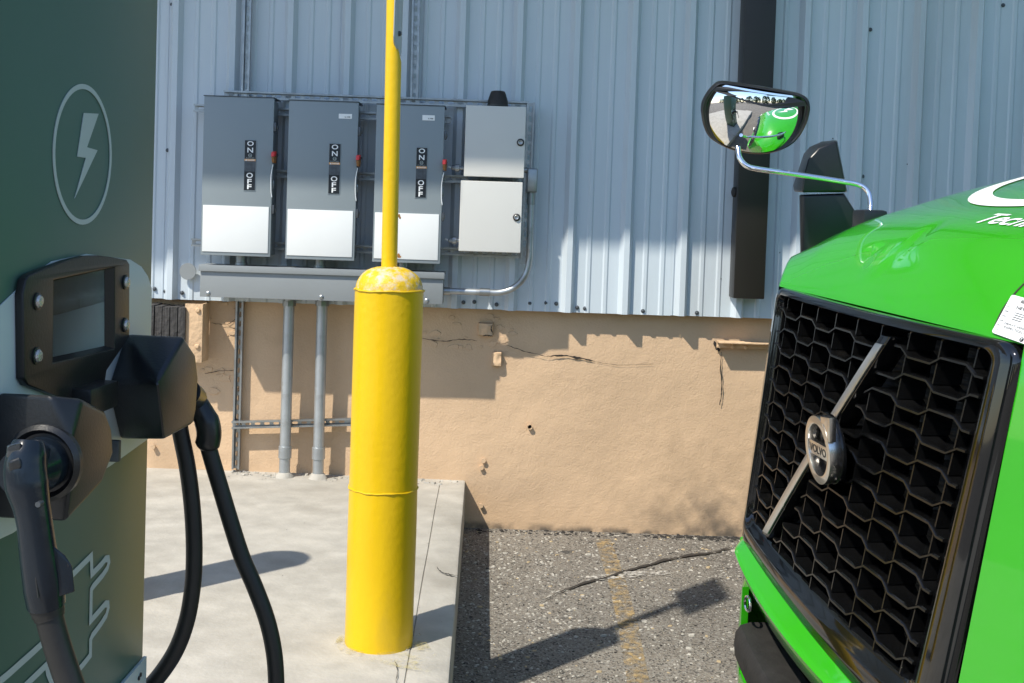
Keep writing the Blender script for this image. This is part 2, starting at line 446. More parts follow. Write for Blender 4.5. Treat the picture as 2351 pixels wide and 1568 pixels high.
# foundation: front sheet with low waves, real depth behind
mb = MB(); nx, nz = 90, 26; g = []
for i in range(nx + 1):
    x = -6 + 13 * i / nx; col = []
    for j in range(nz + 1):
        z = -.3 + 1.56 * j / nz
        d = noise.noise(Vector((x * 1.3, z * 1.6, 2))) * .010 + noise.noise(Vector((x * 5, z * 5, 9))) * .0035
        col.append((x, WALLF + d * (0 if z < .2 else 1), z))
    g.append(col)
mb.loft(g, closed=False)
mb.loft([[(-6, WALLF + .3, -.3), (-6, WALLF + .3, 1.26)], [(7, WALLF + .3, -.3), (7, WALLF + .3, 1.26)]], closed=False)
mb.loft([[(-6, WALLF, 1.26), (-6, WALLF + .3, 1.26)], [(7, WALLF, 1.26), (7, WALLF + .3, 1.26)]], closed=False)
found = mb.build('foundation', 'beige', WB, smooth=True, weld=True)
wfn = lambda p: at(p.x, p.y, WALLF - .0125)
for pts, w, nm in [([(1255, 818), (1290, 816), (1330, 822), (1365, 829)], 2.4, 0), ([(1160, 790), (1200, 805), (1255, 818)], .9, 0),
                   ([(1656, 808), (1655, 850), (1657, 900), (1652, 930)], 1.8, 0), ([(1640, 783), (1645, 795), (1652, 806)], 5.0, 0),
                   ([(960, 775), (1010, 783), (1060, 779), (1095, 782)], 1.2, 0), ([(480, 740), (520, 745), (545, 730)], 1.0, 0),
                   ([(470, 858), (500, 852), (540, 850)], 1.0, 0), ([(1365, 829), (1420, 838), (1500, 835)], .7, 0)]:
    crack_mesh(pts, w, wfn, .9).build('crack', 'crack', found)
for px, py in [(1110, 1057), (1105, 1073), (1104, 1160), (1217, 980), (1215, 978), (352, 1025)]:
    c = at(px, py, WALLF - .011); mb = MB(); mb.lathe([(.013, .012), (.012, -.004), (.0095, -.006), (.007, .010)], c, (0, -1, 0), 10)
    mb.build('anchor_hole', 'beige', found)
    mb = MB(); mb.lathe([(.0085, .0), (.0085, .003)], c + Vector((0, .0065, 0)) + Vector((0, -.006, 0)), (0, -1, 0), 10); mb.build('anchor_hole', 'crack', found)
# rough repair blocks in the base
def rough_block(px0, py0, px1, py1, depth, name, mat='patch', seed=0):
    a = at(px0, py0, WALLF); b = at(px1, py1, WALLF); mb = MB(); n = 10; rows = []
    for i in range(n + 1):
        row = []
        for j in range(n + 1):
            x = a.x + (b.x - a.x) * i / n; z = b.z + (a.z - b.z) * j / n
            e = min(i, n - i, j, n - j); d = depth * (0 if e == 0 else 1) + noise.noise(Vector((x * 25, z * 25, seed))) * .012 * (e > 0)
            jx = noise.noise(Vector((z * 30, seed, 1))) * .006 if i in (0, n) else 0
            row.append((x + jx, WALLF - d + (.02 if e == 0 else 0), z))
        rows.append(row)
    mb.loft(rows, closed=False); return mb.build(name, mat, found)
rough_block(1096, 738, 1134, 772, .035, 'repair_block', seed=1)
rough_block(1130, 805, 1152, 842, .03, 'repair_block', seed=2)
for pts in [[(1131, 745), (1128, 755), (1133, 768)], [(1108, 771), (1120, 770), (1131, 772)]]:
    crack_mesh(pts, 1.6, lambda p: at(p.x, p.y, WALLF - .05), .7).build('crack', 'crack', found)

mb = MB(); rnd = random.Random(21)
for k in range(60):
    if k < 40: px, py = rnd.uniform(350, 560), rnd.uniform(695, 900)
    else: px, py = rnd.uniform(970, 1180), rnd.uniform(722, 800)
    c = at(px, py, WALLF); sz = rnd.uniform(.010, .045); n_ = 9; el = rnd.uniform(.3, .9); d0 = .0040 + noise.noise(Vector((c.x * 1.3, c.z * 1.6, 2))) * -.010
    ang = [2 * math.pi * j / n_ for j in range(n_)]; rr_ = [sz * rnd.uniform(.5, 1.1) for _ in ang]
    base = [(c.x + r * math.cos(a), WALLF - d0 + .012, c.z + el * r * math.sin(a)) for a, r in zip(ang, rr_)]
    top = [(c.x + .8 * r * math.cos(a), WALLF - d0 - rnd.uniform(-.002, .0025), c.z + .8 * el * r * math.sin(a)) for a, r in zip(ang, rr_)]
    mb.loft([base, top], True, False); mb.f.append([len(mb.v) - n_ + j for j in range(n_)])
mb.build('paint_blister', 'beige', found, smooth=True, kind='stuff')

# siding panels, three ribs each
PIT = .3005; X0 = -.155 - PIT * 14
def rib_profile(xc):
    out = [(xc - .036, SID), (xc - .014, SID - .037), (xc + .014, SID - .037), (xc + .034, SID)]
    for q in (.105, .195):
        out += [(xc + q - .016, SID), (xc + q - .008, SID - .006), (xc + q + .008, SID - .006), (xc + q + .016, SID)]
    return out
panels = []
for k in range(10):
    xs = X0 + 3 * PIT * k; prof = []
    for r in range(3): prof += rib_profile(xs + r * PIT)
    prof = [(xs - .046, SID)] + prof
    xe = xs + 3 * PIT; prof += [(xe - .052, SID)]
    off = .0
    mb = MB()
    zs = [SB - .002 * (k % 2), 1.6, 2.2, 2.8, 3.6, 4.08]
    rows = [[(x, y - off + .0015 * math.sin(x * 5 + z * 2), z) for x, y in prof] for z in zs]
    mb.loft(rows, closed=False)
    mb.loft([[(x, y + .002, zs[0]) for x, y in prof], [(x, y, zs[0]) for x, y in prof]], closed=False)
    panels.append(mb.build('siding_panel', 'siding', WB, weld=False))
    # flashing lap joining it to the next panel
    mb = MB(); mb.loft([[(xe - .054, SID - .003, z), (xe - .044, SID - .003, z)] for z in (SB, 4.08)], closed=False)
    mb.build('lap_seam', 'siding', WB)
# the ledge that closes the gap under the siding
mb = MB(); mb.box(-6, 7, SID + .01, WALLF + .05, SB + .004, SB + .03); mb.build('base_flashing', 'crack', WB)
mb = MB(); mb.box(-6, 7, SID + .05, SID + .3, 1.265, 4.08); mb.build('wall_core', 'roof', WB)
# roof overhang: above the frame, it throws the shade over the upper wall
mb = MB(); mb.plate([(-9, 4.52), (-1.44, 4.52), (-1.44, 4.625), (11, 4.625), (11, 6.6), (-9, 6.6)], lambda u, v, d: (u, v, d), 4.115, 4.30); mb.build('roof_overhang', 'roof', WB)
# screws
sc_me = None
def screw(px, py, Y=SID - .004, r=.0085):
    global sc_me
    p = at(px, py, Y) - Vector((0, SID, 0))
    if sc_me is None:
        mb = MB(); mb.lathe([(.0105, 0), (.0105, .003), (.006, .004), (.006, .009), (.0045, .010)], (0, 0, 0), (0, -1, 0), 10)
        o = mb.build('screw', 'screwgrey', None); sc_me = o.data; bpy.data.objects.remove(o)
    o = bpy.data.objects.new('screw', sc_me); COL.objects.link(o); o.parent = WB; o.location = p; o.scale = (r / .0085,) * 3
for p in [(395, 10), (797, 27), (1195, 40), (1595, 58), (1998, 68), (385, 345), (1980, 405), (1693, 322), (2303, 12)]: screw(*p)
for p in [(355, 663), (380, 669), (418, 672), (1034, 690), (1064, 694), (1089, 693), (1140, 699), (1217, 696), (1254, 695), (1277, 697),
          (1325, 706), (1343, 708), (1430, 712), (1476, 714), (1562, 716), (1600, 718)]: screw(*p, SID - .003, .009)
# specks of rust on the siding
for p in [(2083, 377), (1740, 597), (1790, 580), (1735, 670), (1655, 640), (1912, 318)]: screw(*p, SID - .001, .003)

# brown duct / downspout
dsx0, dsx1 = at(1711, 0, 5.97).x, at(1783, 0, 5.97).x
ds_bot = at(1757, 687, 5.97).z
DS = thing('downspout', (dsx0, SID, ds_bot), 'dark brown square downspout running up the pale metal wall', 'downspout')
mb = MB(); mb.box(dsx0, dsx1, 5.965, SID - .008, ds_bot, 4.10); mb.build('pipe', 'downspout', DS, bevel=.006)
mb = MB(); mb.box(dsx0 - .006, dsx1 + .006, 5.958, SID - .006, 3.2, 3.24); mb.build('strap', 'downspout', DS)
c = at(1686, 441, 6.03)
PS = thing('wall_sensor', c, 'small black knob shaped sensor on the left side of the brown downspout', 'sensor')
mb = MB(); mb.lathe([(.012, .0), (.024, .006), (.028, .02), (.026, .036), (.014, .042)], c + Vector((.028, 0, 0)), (-1, -.15, 0), 18); mb.build('housing', 'blackrubber', PS, smooth=True)
mb = MB(); mb.lathe([(.010, 0), (.010, .06)], c + Vector((.03, .03, .0)), (0, -1, 0), 12); mb.build('stem', 'blackrubber', PS)

# =================================================================== STRUTS
def strut(p0, p1, face, label, w=.041, d=.022, seed=0):
    """slotted channel from p0 to p1, open side / slots looking along face"""
    p0, p1 = Vector(p0), Vector(p1); ax = (p1 - p0).normalized(); f = Vector(face); s = ax.cross(f).normalized(); L = (p1 - p0).length
    t = thing('strut_channel', p0, label, 'metal strut', 'galvanised strut channels on the wall')
    def fn(u, v, e): return p0 + ax * u + s * v + f * e
    holes = []; u = .025
    while u + .03 < L:
        hw, hr = .012, .0065
        holes.append([(u + hr + hw * 0 + (hr * math.cos(a) if False else 0), 0) for a in ()] or
                     [(u - hr * math.sin(a) * 1, hr * math.cos(a)) for a in [i * math.pi / 5 for i in range(6)]] +
                     [(u + .018 + hr * math.sin(a), -hr * math.cos(a)) for a in [i * math.pi / 5 for i in range(6)]])
        u += .050
    mb = MB(); mb.plate([(0, -w / 2 + .003), (L, -w / 2 + .003), (L, w / 2 - .003), (0, w / 2 - .003)], fn, .0, .0026, holes)
    for sg in (-1, 1):
        a = sg * w / 2; b = sg * (w / 2 - .0026); c = sg * (w / 2 - .0095)
        mb.plate([(0, min(a, b)), (L, min(a, b)), (L, max(a, b)), (0, max(a, b))], fn, 0, d)
        mb.plate([(0, min(c, b)), (L, min(c, b)), (L, max(c, b)), (0, max(c, b))], fn, d - .0028, d - .0002)
        mb.plate([(0, min(c, c + sg * .002)), (L, min(c, c + sg * .002)), (L, max(c, c + sg * .002)), (0, max(c, c + sg * .002))], fn, d - .008, d - .003)
    mb.build('channel', 'galv', t)
    return t
yS = SID - .036        # struts bolt to the rib tops
def strut_px(a, b, Y, label, d=.022, w=.041):
    p, q = at(*a, Y), at(*b, Y); strut(p, q, (0, -1, 0), label, w, d)
strut_px((572, -60), (562, 300), yS, 'vertical slotted strut running up the wall above the first switch box')
strut_px((957, -60), (950, 300), yS, 'vertical slotted strut running up the wall right behind the thin yellow pole')
strut_px((515, 217), (1214, 243), yS - .024, 'long horizontal strut along the tops of the switch boxes')
strut_px((447, 248), (1035, 275), yS - .024, 'horizontal strut behind the upper part of the switch boxes')
strut_px((600, 398), (1075, 412), yS - .024, 'horizontal strut behind the middle of the switch boxes')
strut_px((441, 556), (860, 573), yS - .024, 'horizontal strut behind the lower part of the switch boxes')
strut_px((1012, 576), (1205, 584), yS - .024, 'short horizontal strut under the lower white cabinet')
strut_px((1219, 236), (1203, 606), yS - .05, 'vertical strut at the right edge of the two white cabinets')
strut_px((553, 686), (543, 1075), WALLF - .014, 'vertical strut below the grey wireway against the tan wall', .03)
strut_px((534, 974), (815, 967), WALLF - .048, 'horizontal strut low on the tan wall behind the two conduits', .026)

# =================================================================== SAFETY SWITCHES
def px_rect(tl, br, Y):
    a, b = at(*tl, Y), at(*br, Y); return a.x, b.x, b.z, a.z
SWY = 5.83
def safety_switch(tl, br, lab, label_px, handle_px, tagpx, label, white_lbl, rusty):
    x0, x1, z0, z1 = px_rect(tl, br, SWY)
    t = thing('safety_switch', ((x0 + x1) / 2, SID - .06, z0), label, 'switch box', 'grey safety switch boxes on the wall')
    mb = MB(); mb.box(x0 + .006, x1 - .012, SWY + .028, SID - .062, z0 + .006, z1 - .006); mb.build('body', 'boxgrey', t, bevel=.004)
    zm = z0 + (z1 - z0) * .315
    mb = MB(); mb.box(x0, x1, SWY, SWY + .028, z0, z1); mb.build('door', 'boxgrey', t, bevel=.003)
    mb = MB(); mb.box(x0 + .008, x1 - .012, SWY - .004, SWY - .0003, z0 + .018, zm); mb.build('lower_panel', 'boxwhite', t, bevel=.0015)
    # top rain lip
    mb = MB(); mb.box(x0 - .003, x1 + .003, SWY - .004, SID - .08, z1 + .0005, z1 + .004); mb.build('drip_lip', 'screwgrey', t)
    # ON / OFF placard
    la, lb_ = at(*label_px[0], SWY), at(*label_px[1], SWY)
    lx0, lx1, lz1, lz0 = la.x, la.x + (label_px[2]) / 2640 * SWY, la.z, lb_.z; H = lz1 - lz0; W = lx1 - lx0
    mb = MB(); mb.box(lx0 - .003, lx1 + .003, SWY - .0022, SWY - .0005, lz0 - .004, lz1 + .004); bd = mb.build('placard', 'boxgrey', t)
    mb = MB(); mb.box(lx0, lx1, SWY - .0036, SWY - .0024, lz0, lz1); mb.build('placard_face', 'labelblack', bd)
    fn = lambda u, v: (lx0 + u * W, SWY - .0044, lz1 - (1 - v) * H)
    mb = MB()
    add_text(mb, 'O', fn, .20, .89, .60, .095, bold=True); add_text(mb, 'N', fn, .24, .755, .52, .10, bold=True)
    mb.build('on_lettering', 'white', bd); mb = MB()
    add_text(mb, 'O', fn, .20, .245, .60, .105, bold=True); add_text(mb, 'F', fn, .30, .13, .40, .095, bold=True); add_text(mb, 'F', fn, .30, .02, .40, .095, bold=True)
    mb.build('off_lettering', 'white', bd)
    mb = MB(); cx_, cz_ = .5, .70
    mb.plate(circ(20, .036 * H), lambda u, v, d: (lx0 + cx_ * W + u, SWY - d, lz1 - (1 - cz_) * H + v), .0038, .0044, [circ(20, .030 * H)])
    add_text(mb, 'GE', fn, .38, .683, .24, .032)
    for (v, s) in ((.644, 'GE HEAVY DUTY'), (.622, 'SAFETY SWITCH')): add_text(mb, s, fn, .10, v, .80, .014)
    for v in (.415, .40, .385): mb.face(*[fn(u, w) for u, w in ((.3, v), (.92, v), (.92, v + .004), (.3, v + .004))])
    mb.build('small_print', 'chargerline', bd)
    mb = MB(); mb.box(lx0, lx1, SWY - .0046, SWY - .0037, lz1 - .415 * H, lz1 - .375 * H); mb.build('warning_strip', 'orange', bd)
    mb = MB(); add_text(mb, 'DANGER', lambda u, v: (lx0 + u * W, SWY - .0052, lz1 - (1 - v) * H), .28, .59, .66, .028, bold=True)
    q = lambda u, v: (lx0 + u * W, SWY - .0052, lz1 - (1 - v) * H)
    mb.build('lettering', 'white', bd)
    mb = MB(); mb.face(q(.06, .588), q(.24, .588), q(.15, .622)); mb.build('warning_triangle', 'white', bd)
    mb = MB(); mb.box(lx0, lx1, SWY - .0046, SWY - .0037, lz1 - .625 * H, lz1 - .42 * H); mb.build('notice', 'screwgrey', bd)
    if white_lbl:
        a, b = at(*white_lbl[0], SWY), at(*white_lbl[1], SWY)
        mb = MB(); mb.box(a.x, b.x, SWY - .002, SWY - .0006, b.z, a.z); o = mb.build('name_tag', 'decalwhite', t)
        mb = MB(); add_text(mb, 'by ABB', lambda u, v: (a.x + u * (b.x - a.x), SWY - .0028, b.z + v * (a.z - b.z)), .46, .16, .42, .34, bold=True); mb.build('lettering', 'ink', o)
    # operating handle on the right flank: red grip, brown underside
    h = at(*handle_px, SWY + .02)
    hx = x1
    lever = MB().tube(sm([(hx + .006, SWY + .07, h.z + .008), (hx + .012, SWY + .03, h.z + .012), (hx + .004, SWY - .012, h.z + .006)]), .009, 8).build('lever', 'screwgrey', t, smooth=True)
    k_ = .66
    def gp(l): return [(hx + .006 + (x_) * k_, SWY - .006 + (y_) * k_, h.z + z_ * k_) for x_, y_, z_ in l]
    hull(gp([(-.012, -.034, .034), (.012, -.034, .034), (-.014, -.042, -.002), (.010, -.042, -.002), (-.008, .014, .042), (.020, .014, .042), (-.012, .01, .006), (.018, .01, .006)]), 'grip', 'red', t, .003)
    hull(gp([(-.012, -.040, -.004), (.010, -.040, -.004), (-.006, -.030, -.046), (.010, -.030, -.046), (-.010, .012, .004), (.022, .012, .004), (.002, .012, -.050), (.018, .012, -.050)]), 'grip_base', 'rustred', t, .002)
    MB().tube(sm([(hx + .006, SWY - .018, h.z - .040), (hx - .003, SWY - .016, h.z - .10), (hx - .002, SWY - .012, h.z - .17), (hx + .003, SWY - .01, h.z - .205)]), .0022, 6).build('seal_wire', 'decalwhite', t, smooth=True)
    for k, q in enumerate((.82, .30)):
        zc = z0 + (z1 - z0) * q
        mb = MB(); mb.box(x1 + .001, x1 + .013, SWY + .004, SWY + .034, zc - .022, zc + .022); l = mb.build('latch', 'screwgrey', t, bevel=.002)
        mb = MB(); mb.lathe([(.011, 0), (.011, .016), (.007, .018)], (x1 - .002, SWY + .055, zc), (1, 0, 0), 12); mb.build('latch_screw', 'galv', l)
    zc = z0 + (z1 - z0) * .47
    mb = MB(); mb.box(x1 - .011, x1 + .004, SWY + .035, SWY + .055, zc - .03, zc + .012); mb.build('hasp', 'galv', t, bevel=.002)
    if rusty:
        for (px, py, s) in rusty:
            c = at(px, py, SWY - .0045); mb = MB()
            for k in range(3):
                cc = c + Vector((random.uniform(-.008, .008), 0, random.uniform(-.006, .006)))
                mb.plate([(r * math.cos(a), r * math.sin(a)) for a, r in [(2 * math.pi * j / 9, s * random.uniform(.4, 1)) for j in range(9)]], lambda u, v, d: (cc.x + u, cc.y - d, cc.z + v), 0, .0007 + .0004 * k)
            mb.build('rust_spot', 'rust', t)
    return t
safety_switch((469, 220), (620, 590), None, ((563, 322), (558, 436), 25), (626, 360), None, 'leftmost grey switch box, the one without a white name tag', None, None)
safety_switch((664, 230), (813, 599), None, ((757, 330), (752, 444), 25), (819, 368), None, 'grey switch box in the middle, between the other two boxes', ((778, 261), (808, 273)), None)
safety_switch((865, 239), (1010, 606), None, ((957, 339), (952, 453), 24), (1018, 378), None, 'grey switch box partly hidden behind the thin yellow pole', ((970, 264), (998, 277)), [(918, 497, .009), (915, 588, .012), (905, 498, .006)])

# wireway under the switches
x0, x1, z0, z1 = px_rect((460, 612), (1016, 692), 5.86)
z1 = at(460, 610, 5.86).z; z0 = at(460, 681, 5.86).z
WWY = thing('wireway', (x0, SID - .05, z0), 'long grey horizontal wiring trough under the three switch boxes', 'wiring trough')
mb = MB(); mb.box(x0, x1, 5.86, SID - .06, z0, z1 - .004); mb.build('trough', 'wireway', WWY, bevel=.003)
mb = MB(); mb.box(x0 - .006, x1 + .006, 5.848, SID - .058, z1 - .006, z1 + .006)
mb.box(x0 - .006, x1 + .006, 5.846, 5.852, z1 - .026, z1 + .0065); mb.build('lid', 'wireway', WWY, bevel=.002)
for px in (478, 738, 980):
    c = at(px, 676 + (px - 460) * .033 - 3, 5.862); mb = MB(); mb.lathe([(.012, 0), (.012, .004), (.006, .008)], c, (0, -1, 0), 12); mb.build('cover_screw', 'galv', WWY)
# nipples between boxes and trough
for i, px in enumerate((555, 735, 925)):
    c = at(px, 600, 5.97)
    t = thing('conduit_nipple', (c.x, 5.96, z1), ['short conduit nipple under the leftmost switch box', 'short conduit nipple under the middle switch box', 'short conduit nipple under the switch box behind the yellow pole'][i], 'conduit', 'short nipples joining switch boxes to the trough')
    mb = MB(); mb.lathe([(.032, 0), (.032, .012), (.027, .014), (.027, .06), (.034, .062), (.034, .075)], (c.x, 5.96, z1 + .0065), seg=20); mb.build('pipe', 'conduit', t, smooth=True)

# two conduits going down into the pad
def riser(px_top, px_bot, label):
    a = at(px_top, 690, 6.06); b = at(px_bot, 1088, 6.06); zb = SLABZ + .006
    b = a + (b - a) * ((a.z - zb) / (a.z - b.z)); ax = (b - a); L = ax.length
    t = thing('conduit_riser', b, label, 'conduit', 'conduits rising from the pad to the trough')
    up = (a - b).normalized()
    mb = MB(); mb.lathe([(.029, 0), (.029, L + .02)], b, up, 24); p = mb.build('pipe', 'conduit', t, smooth=True)
    mb = MB(); mb.lathe([(.0315, .105), (.0345, .107), (.0345, .168), (.0315, .170)], b, up, 24); mb.build('coupling', 'conduit', t, smooth=True)
    mb = MB(); mb.lathe([(.036, L - .028), (.036, L - .002)], b, up, 8); mb.build('locknut', 'galv', t)
    mb = MB(); mb.lathe([(.055, -.004), (.046, .012), (.034, .026), (.0295, .03)], b, (0, 0, 1), 14)
    for v in mb.v: v += Vector((noise.noise(v * 40) * .008, noise.noise(v * 33) * .008, 0))
    mb.build('grout_collar', 'concrete', t, smooth=True)
riser(664, 653, 'galvanised conduit pipe left of its twin, between the tall strut and the second pipe')
riser(740, 730, 'galvanised conduit pipe nearest the yellow bollard')

# conduit elbow from trough to the conduit body
p = [at(1020, 668, 5.98), at(1060, 669, 5.98), at(1115, 671, 5.98), at(1150, 671, 5.98), at(1180, 660, 5.98), at(1204, 635, 5.98), at(1215, 600, 5.98), at(1217, 560, 5.98), at(1220, 440, 5.98)]
CE = thing('conduit_elbow', p[0], 'bent shiny conduit sweeping from the trough end up past the white cabinets', 'conduit')
mb = MB(); mb.tube(sm(p, 8), .0165, 16); mb.build('pipe', 'conduit', CE, smooth=True)
for a, b, r in ((at(1017, 668, 5.98), at(1033, 669, 5.98), .021), (at(1101, 670, 5.98), at(1124, 671, 5.98), .0205), (at(1219, 470, 5.98), at(1220, 440, 5.98), .021)):
    mb = MB(); mb.tube([a, b], r, 16); mb.build('coupling', 'galv', CE, smooth=True)
x0, x1, zz0, zz1 = px_rect((1211, 386), (1233, 442), 5.95)
mb = MB(); mb.box(x0, x1, 5.95, 6.02, zz0, zz1); mb.build('conduit_body', 'wireway', CE, bevel=.006, seg=3)
mb = MB(); mb.box(x0 + .004, x1 - .004, 5.944, 5.9495, zz0 + .006, zz1 - .006); mb.build('body_cover', 'galv', CE, bevel=.002)
mb = MB(); mb.tube([at(1195, 390, 5.985), at(1214, 391, 5.985)], .014, 12); mb.build('side_hub', 'galv', CE, smooth=True)

# two white cabinets
def cabinet(tl, br, lock, label):
    Y = 5.86; x0, x1, z0, z1 = px_rect(tl, br, Y)
    t = thing('cabinet', ((x0 + x1) / 2, SID - .06, z0), label, 'cabinet', 'white electrical cabinets on the wall')
    mb = MB(); mb.box(x0 + .008, x1 - .008, Y + .02, SID - .062, z0 + .008, z1 - .008); mb.build('body', 'cabinet', t, bevel=.005)
    mb = MB(); mb.box(x0, x1, Y, Y + .018, z0, z1); mb.build('door', 'cabinet', t, bevel=.005, seg=3)
    c = at(*lock, Y - .0005); mb = MB(); mb.lathe([(.019, 0), (.019, .004), (.015, .006)], c, (0, -1, 0), 24); l = mb.build('lock', 'blackrubber', t, smooth=True)
    mb = MB(); mb.lathe([(.0125, 0), (.0125, .004), (.010, .006), (.004, .004)], c + Vector((0, -.0055, 0)), (0, -1, 0), 20); mb.build('lock_core', 'galv', l)
    return t, x0, x1, z0, z1
cabinet((1070, 241), (1203, 409), (1195, 327), 'upper white cabinet, with the black dome standing on its top')
cabinet((1058, 414), (1195, 581), (1186, 499), 'lower white cabinet, just above the bent conduit')
for (px, py, lb) in ((1051, 386, 'clear cable gland on the wall left of the upper white cabinet'), (1044, 552, 'clear cable gland at the lower left corner of the lower cabinet')):
    c = at(px, py, 5.93); t = thing('cable_gland', c, lb, 'cable gland', 'cable glands left of the cabinets')
    mb = MB(); mb.lathe([(.010, -.03), (.010, -.01), (.021, -.008), (.021, .012), (.015, .014), (.012, .03), (.007, .034)], c, (-1, 0, 0), 12); mb.build('body', 'galv', t)
    mb = MB(); mb.tube([c + Vector((-.03, 0, 0)), c + Vector((-.05, 0, .006))], .004, 6); mb.build('stub', 'decalwhite', t)
a, b = at(1119, 241, 5.93), at(1166, 243, 5.93); ct = at(1142, 209, 5.93); cxx = (a.x + b.x) / 2; rz = (b.x - a.x) / 2; hh = ct.z - b.z + .003
AN = thing('antenna_dome', (cxx, 5.93, b.z), 'black tapered antenna dome on top of the upper white cabinet', 'antenna')
mb = MB(); mb.lathe([(rz, 0), (rz, hh * .30), (rz * .98, hh * .36), (rz * .74, hh * .86), (rz * .66, hh * .97), (rz * .5, hh), (.001, hh)], (cxx, 5.93, a.z - .004), seg=28, caps=True); mb.build('dome', 'blackrubber', AN, smooth=True)
mb = MB(); mb.lathe([(rz * 1.03, 0), (rz * 1.03, hh * .10)], (cxx, 5.93, a.z - .0045), seg=28); mb.build('base_ring', 'blackplastic', AN)

# round cover on the siding
c = at(431, 623, SID - .036); CP = thing('round_cover', c, 'round grey metal disc covering a hole in the siding', 'cover plate')
mb = MB(); mb.lathe([(.044, -.004), (.044, .0), (.043, .0015)], c, (0, -1, 0), 36); mb.build('plate', 'wireway', CP)

# dock bumper by the charger: weathered timber with a steel angle
Y = 5.98
x0, x1, z0, z1 = px_rect((300, 700), (424, 800), Y)
DB = thing('dock_bumper', (x1, WALLF, z0), 'weathered black timber bumper bolted to the tan wall behind the charger', 'bumper')
n = 7
for k in range(n):
    xa = x0 + (x1 - x0) * k / n + .002; xb = x0 + (x1 - x0) * (k + 1) / n - .002
    mb = MB(); mb.box(xa, xb, Y + random.uniform(0, .008), WALLF - .013, z0, z1 + random.uniform(-.008, .004))
    mb.build('plank', 'wood', DB, bevel=.003)
BR = thing('steel_bracket', at(445, 760, 6.0), 'tan painted steel angle bracket beside the black timber bumper', 'bracket')
xa, xb = at(425, 700, 6.0).x, at(466, 700, 6.0).x
za, zb = at(430, 697, 6.0).z, at(430, 832, 6.0).z
mb = MB(); mb.box(xa, xb, 6.0, 6.010, zb, za); mb.box(xb - .010, xb + .0, 6.0105, WALLF - .012, zb, za); mb.build('angle', 'patch', BR, bevel=.002)
for px, py in ((455, 712), (453, 795)):
    c = at(px, py, 6.0005); mb = MB(); mb.lathe([(.014, 0), (.014, .005), (.008, .012)], c, (0, -1, 0), 10); mb.build('bolt', 'patch', BR)
# angle iron near the truck
x0, x1, z0, z1 = px_rect((1646, 782), (1790, 803), 6.13)
AI = thing('angle_iron', (x0, WALLF, z0), 'tan painted angle iron bolted to the wall next to the truck grille', 'bracket')
mb = MB(); mb.box(x0, x1, 6.13, 6.138, z0, z1); mb.box(x0, x1, 6.07, 6.138, z1 - .008, z1); mb.build('angle', 'patch', AI, bevel=.002)
for px, py in ((1682, 796), (1683, 788), (1712, 797)):
    c = at(px, py, 6.129); mb = MB(); mb.lathe([(.012, 0), (.012, .006), (.006, .012)], c, (0, -1, 0), 8); mb.build('bolt', 'patch', AI)

# the wooded edge of the yard behind the photographer: the mirrors and the gloss show it
rnd = random.Random(11); mb = MB()
M('leaf', (.045, .075, .022), .7, 0, .5, .6)
for k in range(26):
    cx_ = -62 + 5.0 * k + rnd.uniform(-1.5, 1.5); cy_ = -36 + rnd.uniform(-4, 4); hh = rnd.uniform(5.5, 9); rr_ = rnd.uniform(2.6, 3.8)
    for j in range(230):
        d = Vector((rnd.gauss(0, 1), rnd.gauss(0, 1), rnd.gauss(0, 1))).normalized() * rnd.uniform(.5, 1) ** .5
        c = Vector((cx_ + d.x * rr_, cy_ + d.y * rr_ * .8, hh * .52 + d.z * hh * .5)); sz = rnd.uniform(.35, .8)
        u = Vector((rnd.gauss(0, 1), rnd.gauss(0, 1), rnd.gauss(0, 1))).normalized(); w = u.orthogonal().normalized()
        mb.face(c - u * sz, c + w * sz * .7, c + u * sz, c - w * sz * .7)
tag(mb.build('tree_line', 'leaf', weld=False), kind='stuff')

# =================================================================== BOLLARDS
BX, BY, BR_ = -.309, 3.757, .1125
def bollard(loc, label):
    t = thing('bollard', loc, label, 'bollard', 'yellow steel bollards on the concrete pad')
    x, y, z0 = loc; zr = 1.425
    mb = MB(); seg = 48; rings = []
    for k in range(26):
        z = z0 - .004 + (zr - z0 + .004) * k / 25
        rings.append([(x + math.cos(a) * (BR_ + noise.noise(Vector((math.cos(a) * 2, math.sin(a) * 2, z * 4))) * .0012), y + math.sin(a) * (BR_ + noise.noise(Vector((math.cos(a) * 2, math.sin(a) * 2, z * 4))) * .0012), z) for a in [2 * math.pi * j / seg for j in range(seg)]])
    mb.loft(rings); mb.build('pipe', 'yellow', t, smooth=True)
    mb = MB(); rings = []
    for k in range(9):
        f = k / 8 * math.pi / 2 * .93
        r = (BR_ - .002) * math.cos(f) ** .75; z = zr + .002 + .076 * math.sin(f)
        rings.append([(x + math.cos(a) * r, y + math.sin(a) * r, z + noise.noise(Vector((math.cos(a) * 6, math.sin(a) * 6, z * 40))) * .003) for a in [2 * math.pi * j / seg for j in range(seg)]])
    mb.loft(rings); mb.build('concrete_cap', 'yellow_worn', t, smooth=True)
    def ringbead(z, r, amp, nm, full=1.0):
        mb = MB(); pth = []
        for j in range(61):
            a = 2 * math.pi * j / 60
            pth.append((x + math.cos(a) * (BR_ + .001 + noise.noise(Vector((a * 6, z, 0))) * .0012), y + math.sin(a) * (BR_ + .001 + noise.noise(Vector((a * 6, z, 0))) * .0012), z + noise.noise(Vector((math.cos(a) * 3, math.sin(a) * 3, z))) * amp))
        rad = [r * (.6 + .7 * abs(noise.noise(Vector((j * .9, z, 3))))) for j in range(61)]
        mb.tube(pth, rad, 6, caps=False); mb.build(nm, 'yellow', t, smooth=True)
    ringbead(zr + .001, .0045, .004, 'paint_lip'); ringbead(.777, .0035, .004, 'weld_seam')
    return t
bollard((BX, BY, SLABZ), 'yellow bollard in front of the switch boxes, a sign pole rising from its cap')
